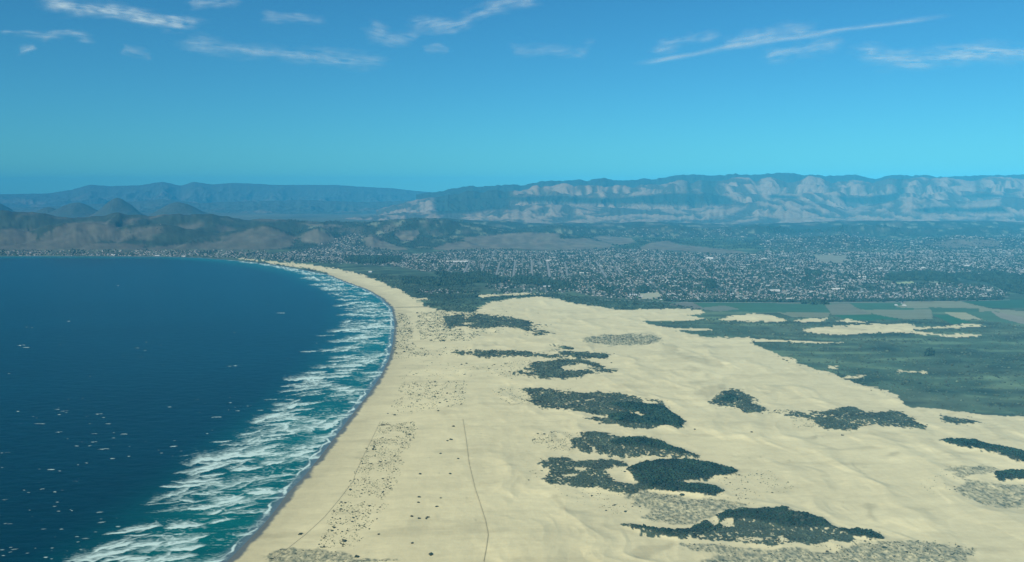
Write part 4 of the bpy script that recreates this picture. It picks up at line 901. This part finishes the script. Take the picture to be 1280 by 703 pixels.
for (a, b, wp, dm, hm, q, lab) in BIG:
    x, y = at(a, b); x, y = float(x), float(y)
    for _ in range(6):
        z = float(hz_at(one(x), one(y))[0]); x, y = [float(v) for v in at(a, b, z)]
    w = wp * y / F; root = None
    N_ = max(1, int(round(w / 60)))
    o = house_mesh('warehouse' if w > 40 else 'white_building', one(0), one(0), one(0), one(w), one(dm), one(hm), one(dm * .09), one(.012), ROOFS[q:q + 1] * 1.1, WALLS[2:3])
    # wings, parapets and roof units join the same building
    vs, fs, cs = [], [], []
    def addbox(cx, cy, cz, sx_, sy_, sz_, c):
        k = len(vs)
        for h_ in HV: vs.append((cx + h_[0] * sx_ / 2, cy + h_[1] * sy_ / 2, cz + h_[2] * sz_)); cs.append(c)
        for f_ in ((0, 1, 5, 4), (1, 2, 6, 5), (2, 3, 7, 6), (3, 0, 4, 7), (4, 5, 6, 7)): fs.append([k + t_ for t_ in f_])
    addbox(w * .32, -dm * .5 - 5, -3, w * .28, 10, 3 + hm * .62, WALLS[2]); addbox(-w * .3, -dm * .5 - 4, -3, w * .2, 8, 3 + hm * .5, WALLS[0])
    for t_ in range(3): addbox(w * (-.3 + .27 * t_), dm * .12, hm + dm * .05, 4, 4, 2.2, ROOFS[1])
    wing = mk('wing', vs, fs, M_house, np.array(cs), smooth=False, parent=o)
    o.location = (x, y, z); tag(o, lab, 'building')
# ------------------------------------------------------------------ trees
def cloudcrown(n):
    t = rng.random(n) * 2 * PI; q = np.sqrt(rng.random(n)) * .7; return q * np.cos(t), q * np.sin(t), rng.uniform(.3, 1.0, n)
nt = 52000
txp = rng.uniform(-.60, .60, nt * 3); tyy = 5400 + 8600 * rng.random(nt * 3) ** 1.25
tx = txp * tyy; ty = tyy; tz = hz_at(tx, ty); px, py = proj(tx, ty, tz); p0x, p0y = proj(tx, ty, tx * 0)
qy = np.where(py > 330, p0y, py)
den = look(m_town, px, qy) * .8 * (.4 + .8 * sstep(-.3, .4, fbm(tx / 300, ty / 300, 961, 3))) + look(m_grove, px, qy) * 1.0 + (py < 312) * (look(m_tan, px, py) < .5) * (.25 + .3 * sstep(-.1, .4, fbm(tx / 500, ty / 500, 963, 3))) * (px > 360)
den = den * (m_field[np.clip(((p0y - Y0) * SY).astype(int), 0, MH * SY - 1), np.clip((p0x - X0).astype(int), 0, MW - 1)] == 0)
m = (rng.random(len(tx)) < den) & (shore_dist(tx, ty) > 80) & ~near_road(tx, ty, 6) & ~((np.abs(((tx - ty * .012) / 161.0) % 1 - .5) > .455) & (look(m_town, px, qy) > .6)); tx, ty, tz, px, py = tx[m], ty[m], tz[m], px[m], py[m]
xs, ys = [], []
for P in GROVE:
    if np.array(P)[:, 1].max() < 300: continue
    a_, b_ = scatter(P, 70); xs.append(a_); ys.append(b_)
tx = np.concatenate([tx] + xs); ty = np.concatenate([ty] + ys); tz = hz_at(tx, ty); px, py = proj(tx, ty, tz)
isg = look(m_grove, px, py) > .5
tr = rng.lognormal(math.log(4.6), .3, len(tx)) * np.where(isg, 1.25, 1); thh = tr * rng.uniform(1.5, 2.4, len(tx)) * np.where(isg, 1.25, 1)
print('trees', len(tx))
inv = (px > 2) & (px < 1278); siz = thh / ty * inv; order = np.argsort(-siz); pick = order[:280]; rest = np.ones(len(tx), bool); rest[pick] = False
tc_ = leafcol(tx, ty, .75) * .95
o = clumps('far_trees', tx[rest], ty[rest], tz[rest], tr[rest], thh[rest], tc_[rest]); tag(o, 'dark trees between the houses and over the low hills', 'trees', kind='stuff')
M_bark = flat_mat('bark', (.09, .07, .05))
def proto_tree(kind):
    n = 14; x, y, zz = cloudcrown(n)
    if kind == 0: x, y = x * .8, y * .8; s = rng.uniform(.28, .42, n); z = .25 + zz * .6
    elif kind == 1: x, y = x * (1.15 - zz), y * (1.15 - zz); s = rng.uniform(.2, .34, n); z = .15 + zz * .75
    else: s = rng.uniform(.3, .45, n); z = .35 + zz * .4
    cr = clumps('tree', x, y, z * 2.0 - .2, s, s * 1.2, np.tile(np.array([(.026, .045, .028), (.02, .038, .026), (.04, .055, .03)][kind]), (n, 1)) * rng.uniform(.75, 1.3, (n, 1)))
    me = cr.data; 
    # trunk joined into the same small tree
    t = np.linspace(0, 2 * PI, 7)[:-1]; v0 = np.stack([np.cos(t) * .09, np.sin(t) * .09, t * 0 - .1], 1); v1 = np.stack([np.cos(t) * .05, np.sin(t) * .05, t * 0 + 1.2], 1)
    tk = mk('trunk', np.vstack([v0, v1]), np.array([(k, (k + 1) % 6, 6 + (k + 1) % 6, 6 + k) for k in range(6)]), M_bark, parent=cr)
    return cr, tk
tp = [proto_tree(k) for k in range(3)]; tn = ['round-headed', 'pointed', 'spreading']; fu = [True] * 3
def zone_tree(px, py):
    if 1150 < px < 1172 and py > 430: return 'in the triangular stand alone on the green plain', 'trees of the stand on the plain'
    if py > 373 and px > 820: return 'in the dark row dividing town and fields', 'trees of the row by the fields'
    if px > 1100 and py < 374: return 'in the big dark grove at the east of town', 'trees of the eastern grove'
    if 635 < px < 715: return 'in the dark grove below the straight avenues', 'trees of the avenue grove'
    if 740 < px < 815: return 'in the small dark groves behind the pale yard', 'trees of the small groves'
    if px < 635: return 'in the dark belt behind the beach town', 'trees behind the beach town'
    return 'between the houses of the town', 'street trees of the town'
for i in pick:
    k = int(rng.integers(0, 3)); cr, tk = tp[k]
    if not fu[k]:
        cr = cr.copy(); COL.objects.link(cr); t2 = tk.copy(); COL.objects.link(t2); t2.parent = cr
    fu[k] = False
    cr.location = (tx[i], ty[i], tz[i]); s = tr[i]; cr.scale = (s, s, thh[i] / 2.2); cr.rotation_euler = (0, 0, rng.random() * 6.28)
    zl, grp = zone_tree(px[i], py[i]); tag(cr, '%s dark tree %s' % (tn[k], zl), 'tree', grp)

# ------------------------------------------------------------------ roads
M_road = flat_mat('pale_worn_road', (.24, .235, .21), .9, (.05, .1))
ROADS = ROADS_
for P, w, nm in ROADS:
    P = np.array(P, float); wx, wy = at(P[:, 0], P[:, 1]); pts = []
    for i in range(len(wx) - 1):
        L = math.hypot(wx[i + 1] - wx[i], wy[i + 1] - wy[i]); k = max(2, int(L / 25)); t = np.linspace(0, 1, k, endpoint=(i == len(wx) - 2))
        pts += [(wx[i] + (wx[i + 1] - wx[i]) * a_, wy[i] + (wy[i + 1] - wy[i]) * a_) for a_ in t]
    pts = np.array(pts); tg = np.gradient(pts, axis=0); tg /= np.hypot(tg[:, 0], tg[:, 1])[:, None]; nn = np.stack([-tg[:, 1], tg[:, 0]], 1)
    Lp, Rp = pts + nn * w * .75, pts - nn * w * .75
    zc_ = np.maximum.reduce([hz_at(q[:, 0], q[:, 1]) for q in (pts, Lp, Rp)]) + .9
    V = np.concatenate([np.column_stack([Lp, zc_]), np.column_stack([Rp, zc_]), np.column_stack([Lp, zc_ - 2.5]), np.column_stack([Rp, zc_ - 2.5])]); k = len(pts); i_ = np.arange(k - 1)
    Fq = np.concatenate([np.stack([i_, i_ + k, i_ + k + 1, i_ + 1], 1), np.stack([i_, i_ + 1, i_ + 2 * k + 1, i_ + 2 * k], 1), np.stack([i_ + k, i_ + 3 * k, i_ + 3 * k + 1, i_ + k + 1], 1)])
    o = mk(nm, V, Fq, M_road, smooth=False); tag(o, kind='structure')

# ------------------------------------------------------------------ fences on the beach
M_post = flat_mat('weathered_post', (.26, .24, .19)); M_net = flat_mat('fence_netting', (.50, .45, .30))
def fence(P, lab, ht=.95):
    P = np.array(P, float); wx, wy = at(P[:, 0], P[:, 1]); pts = []
    for i in range(len(wx) - 1):
        L = math.hypot(wx[i + 1] - wx[i], wy[i + 1] - wy[i]); k = max(2, int(L / 12)); t = np.linspace(0, 1, k, endpoint=False)
        pts += [(wx[i] + (wx[i + 1] - wx[i]) * a_, wy[i] + (wy[i + 1] - wy[i]) * a_) for a_ in t]
    pts = np.array(pts); z = hz_at(pts[:, 0], pts[:, 1]); root = bpy.data.objects.new('beach_fence', None); COL.objects.link(root); root.location = (pts[0, 0], pts[0, 1], z[0]); tag(root, lab, 'fence')
    ox = np.array([pts[0, 0], pts[0, 1], z[0]])
    tg = np.gradient(pts, axis=0); tg /= np.hypot(tg[:, 0], tg[:, 1])[:, None]; nn = np.stack([-tg[:, 1], tg[:, 0]], 1) * .04
    k = len(pts); V = np.concatenate([np.column_stack([pts + nn, z + .05]), np.column_stack([pts + nn, z + ht]), np.column_stack([pts - nn, z + ht]), np.column_stack([pts - nn, z + .05])]) - ox
    i_ = np.arange(k - 1); Fq = np.concatenate([np.stack([i_ + a_ * k, i_ + 1 + a_ * k, i_ + 1 + ((a_ + 1) % 4) * k, i_ + ((a_ + 1) % 4) * k], 1) for a_ in range(4)])
    mk('netting', V, Fq, M_net, parent=root, smooth=False)
    vs, fs = [], []
    for q in range(k):
        b_ = len(vs); px_, py_, pz_ = pts[q, 0] - ox[0], pts[q, 1] - ox[1], z[q] - ox[2]
        for h_ in HV: vs.append((px_ + h_[0] * .07, py_ + h_[1] * .07, pz_ - .3 + h_[2] * (ht + .5)))
        for f_ in ((0, 1, 5, 4), (1, 2, 6, 5), (2, 3, 7, 6), (3, 0, 4, 7), (4, 5, 6, 7)): fs.append([b_ + t_ for t_ in f_])
    o = mk('posts', vs, fs, M_post, parent=root, smooth=False); o['kind'] = 'stuff'
fence(FENCE_R[3:], 'long thin fence line bending down the middle of the sand flat'); fence(FENCE_L, 'seaward fence line running along the beach edge of the bush belt', .6)

# ------------------------------------------------------------------ clouds
def cloud_mat(name, d):
    N = NT(name); a = N.n('ShaderNodeAttribute', attribute_name='ice')
    tr_ = N.n('ShaderNodeBsdfTransparent'); df = N.n('ShaderNodeBsdfDiffuse'); tl = N.n('ShaderNodeBsdfTranslucent')
    for q in (df, tl): q.inputs['Color'].default_value = (.84, .97, .99, 1)
    m1 = N.n('ShaderNodeMixShader'); m1.inputs[0].default_value = .75; N.l(df.outputs[0], m1.inputs[1]); N.l(tl.outputs[0], m1.inputs[2])
    m2 = N.n('ShaderNodeMixShader'); N.l(a.outputs['Fac'], m2.inputs[0]); N.l(tr_.outputs[0], m2.inputs[1]); N.l(m1.outputs[0], m2.inputs[2]); N.l(m2.outputs[0], N.out.inputs['Surface']); return N.m
M_cloud = cloud_mat('ice_cloud', 1)
CLOUDS = [([(50, 3), (95, 9), (130, 12), (165, 17), (190, 25), (225, 30), (255, 28)], 8, .85, 'bright white cirrus wisp in the upper west corner'), ([(0, 40), (35, 42), (60, 47), (85, 42), (120, 50)], 4, .4, 'thin cirrus thread under the bright corner wisp'), ([(18, 64), (32, 61), (46, 58)], 4, .5, 'tiny cirrus tuft at the west edge'),
          ([(225, 54), (300, 62), (360, 68), (420, 73), (490, 77)], 8, .4, 'long faint cirrus band left of the middle'), ([(322, 18), (350, 23), (375, 22), (410, 25)], 5, .33, 'small faint cirrus smear above the long faint band'), ([(465, 28), (475, 44), (488, 52), (515, 42), (525, 44)], 8, .33, 'hooked faint cirrus patch beside the curled streamer'),
          ([(515, 27), (545, 33), (570, 34), (590, 22), (610, 12), (645, 2), (680, -6)], 7, .5, 'curled white cirrus streamer at the top middle'), ([(235, 4), (270, 2), (300, 6)], 5, .35, 'faint cirrus scrap at the top beside the bright wisp'), ([(905, 56), (950, 46), (990, 38), (1025, 36)], 8, .42, 'feathery cirrus just above the contrail'),
          ([(955, 69), (985, 66), (1015, 60), (1055, 52)], 9, .38, 'feathery cirrus just below the contrail'), ([(1070, 62), (1100, 71), (1145, 77), (1180, 70), (1230, 66), (1290, 67), (1340, 66)], 10, .55, 'broad white cirrus streak at the east edge'), ([(815, 64), (845, 55), (865, 46), (900, 42)], 6, .33, 'small cirrus puff above the start of the contrail'),
          ([(635, 60), (690, 64), (725, 69), (740, 46)], 6, .2, 'very faint cirrus smear in the middle of the sky'), ([(150, 62), (170, 66), (192, 72)], 5, .25, 'faint cirrus fleck below the bright corner wisp'), ([(530, 62), (545, 60), (560, 64)], 4, .25, 'single faint cirrus fleck below the curled streamer'),
          ([(790, 81), (850, 71.5), (900, 61), (950, 52), (1010, 45), (1060, 36), (1120, 28), (1190, 19)], 2.9, .46, 'long thin straight contrail rising to the east')]
for ci, (P, wp, dn, lab) in enumerate(CLOUDS):
    P = np.array(P, float); mg = wp * 3.2
    gx_ = np.arange(P[:, 0].min() - mg, P[:, 0].max() + mg, 1.6 if wp > 3 else 1.2); gy_ = np.arange(P[:, 1].min() - mg, P[:, 1].max() + mg, .8 if wp > 3 else .5)
    QX, QY = np.meshgrid(gx_, gy_); d = np.full(QX.shape, 1e9); tt = np.zeros(QX.shape); acc = 0; Ls = np.hypot(*np.diff(P, axis=0).T); tl_ = Ls.sum()
    cont = wp < 3
    wxx = QX + (0 if cont else 9 * fbm(QX / 40, QY / 14, 700 + ci, 3)); wyy = QY + (.5 * fbm(QX / 60, QY / 20, 701 + ci, 2) if cont else 6 * fbm(QX / 45, QY / 16, 740 + ci, 3))
    for i in range(len(P) - 1):
        e = P[i + 1] - P[i]; t = np.clip(((wxx - P[i][0]) * e[0] + (wyy - P[i][1]) * e[1]) / (e @ e), 0, 1); dd = np.hypot((wxx - P[i][0] - t * e[0]) * .8, wyy - P[i][1] - t * e[1])
        mnew = dd < d; d = np.where(mnew, dd, d); tt = np.where(mnew, (acc + t * Ls[i]) / tl_, tt); acc += Ls[i]
    env = np.exp(-(d / wp) ** 2 * 1.3) * sstep(0, .12, tt + .02) * sstep(1.0, .8, tt - .02)
    rot = math.atan2(P[-1][1] - P[0][1], P[-1][0] - P[0][0]); U = QX * math.cos(rot) + QY * math.sin(rot); W = -QX * math.sin(rot) + QY * math.cos(rot)
    st = .5 + .6 * fbm(U / 50 + ci * 7, W / 7, 760 + ci, 5, .55) + .3 * fbm(U / 15, W / 7, 780 + ci, 3) + .28 * fbm(U / 22, W / 2.4, 785 + ci, 3)
    den = np.clip(env * (np.clip(st, 0, 1.4) if not cont else (.6 + .6 * fbm(U / 40, W / 9, 790, 4))) * dn, 0, 1); den = np.where(den < .008, 0, den)
    b_ = np.minimum.reduce([QX - QX.min(), QX.max() - QX, (QY - QY.min()) * 1.5, (QY.max() - QY) * 1.5]); den *= sstep(0, 6, b_) if not cont else 1
    X, Y = at(QX, QY, 9000.0 + ci * 60); Z = 9000 + ci * 60 + 60 * fbm(X / 3000, Y / 3000, 799, 2)
    Fq = gridf(*QX.shape); kp = (den.ravel()[Fq] > 0).any(1); Fq = Fq[kp]; us = np.unique(Fq); rm = np.zeros(QX.size, np.int32); rm[us] = np.arange(len(us))
    o = mk('contrail' if cont else 'cloud', np.stack([X.ravel(), Y.ravel(), Z.ravel()], 1)[us], rm[Fq], M_cloud, extra=dict(ice=den.ravel()[us]))
    tag(o, lab, 'contrail' if cont else 'cloud', kind='stuff')

# ------------------------------------------------------------------ haze
HAZE_D, HAZE_C = 2.7e-5, (0.07, 0.56, 0.97)
hx0, hx1, hy0, hy1, hz0, hz1 = -46000, 46000, -46000, 46000, -16, 1400
vs = [(x, y, z) for z in (hz0, hz1) for (x, y) in ((hx0, hy0), (hx1, hy0), (hx1, hy1), (hx0, hy1))]
N = NT('haze_air'); pv = N.n('ShaderNodeVolumePrincipled'); pv.inputs['Density'].default_value = HAZE_D; pv.inputs['Color'].default_value = (*HAZE_C, 1); pv.inputs['Anisotropy'].default_value = -.45
N.l(pv.outputs[0], N.out.inputs['Volume'])
haze = mk('haze', vs, [(3, 2, 1, 0), (4, 5, 6, 7), (0, 1, 5, 4), (1, 2, 6, 5), (2, 3, 7, 6), (3, 0, 4, 7)], N.m, smooth=False); tag(haze, 'blue sea haze in the air', 'haze', kind='stuff')

# ------------------------------------------------------------------ light
SUN_EL, SUN_AZ = math.radians(34), math.radians(-142)     # azimuth from +Y (view direction), negative = left, behind the camera
d = np.array([math.sin(SUN_AZ) * math.cos(SUN_EL), math.cos(SUN_AZ) * math.cos(SUN_EL), math.sin(SUN_EL)])
sl_ = bpy.data.lights.new('sun', 'SUN'); sl_.energy = 4.9; sl_.angle = math.radians(.5); sl_.color = (1, .95, .80)
so = bpy.data.objects.new('sun', sl_); COL.objects.link(so)
from mathutils import Vector
so.rotation_euler = Vector(d).to_track_quat('Z', 'Y').to_euler()
w = bpy.data.worlds.new('World'); sc.world = w; w.use_nodes = True; nt_ = w.node_tree; nt_.nodes.clear()
sk = nt_.nodes.new('ShaderNodeTexSky'); sk.sky_type = 'NISHITA'; sk.sun_disc = False; sk.sun_elevation = SUN_EL; sk.sun_rotation = SUN_AZ; sk.altitude = 700; sk.air_density = 1.0; sk.dust_density = .3; sk.ozone_density = 4.5
tm = nt_.nodes.new('ShaderNodeMix'); tm.data_type = 'RGBA'; tm.blend_type = 'MULTIPLY'; tm.inputs[0].default_value = 1; tm.inputs[7].default_value = (.20, .615, .74, 1)
bg = nt_.nodes.new('ShaderNodeBackground'); bg.inputs['Strength'].default_value = .12; ow = nt_.nodes.new('ShaderNodeOutputWorld')
nt_.links.new(sk.outputs[0], tm.inputs[6]); nt_.links.new(tm.outputs[2], bg.inputs['Color']); nt_.links.new(bg.outputs[0], ow.inputs['Surface'])

cam = bpy.data.cameras.new('camera'); cam.sensor_width = 36; cam.lens = 36 * F / 1280; cam.clip_start = 1; cam.clip_end = 300000
co = bpy.data.objects.new('camera', cam); COL.objects.link(co); co.location = (0, 0, CAMH); co.rotation_euler = (PI / 2 - TH, 0, 0); sc.camera = co
sc.view_settings.view_transform = 'Standard'; sc.view_settings.look = 'None'; sc.view_settings.exposure = 0; sc.view_settings.gamma = 1
sc.render.engine = 'CYCLES'; sc.cycles.use_denoising = True; sc.cycles.max_bounces = 4; sc.cycles.diffuse_bounces = 2; sc.cycles.glossy_bounces = 2; sc.cycles.volume_bounces = 1; sc.cycles.transparent_max_bounces = 24
sc.cycles.use_adaptive_sampling = True; sc.cycles.adaptive_threshold = .01
print('done')
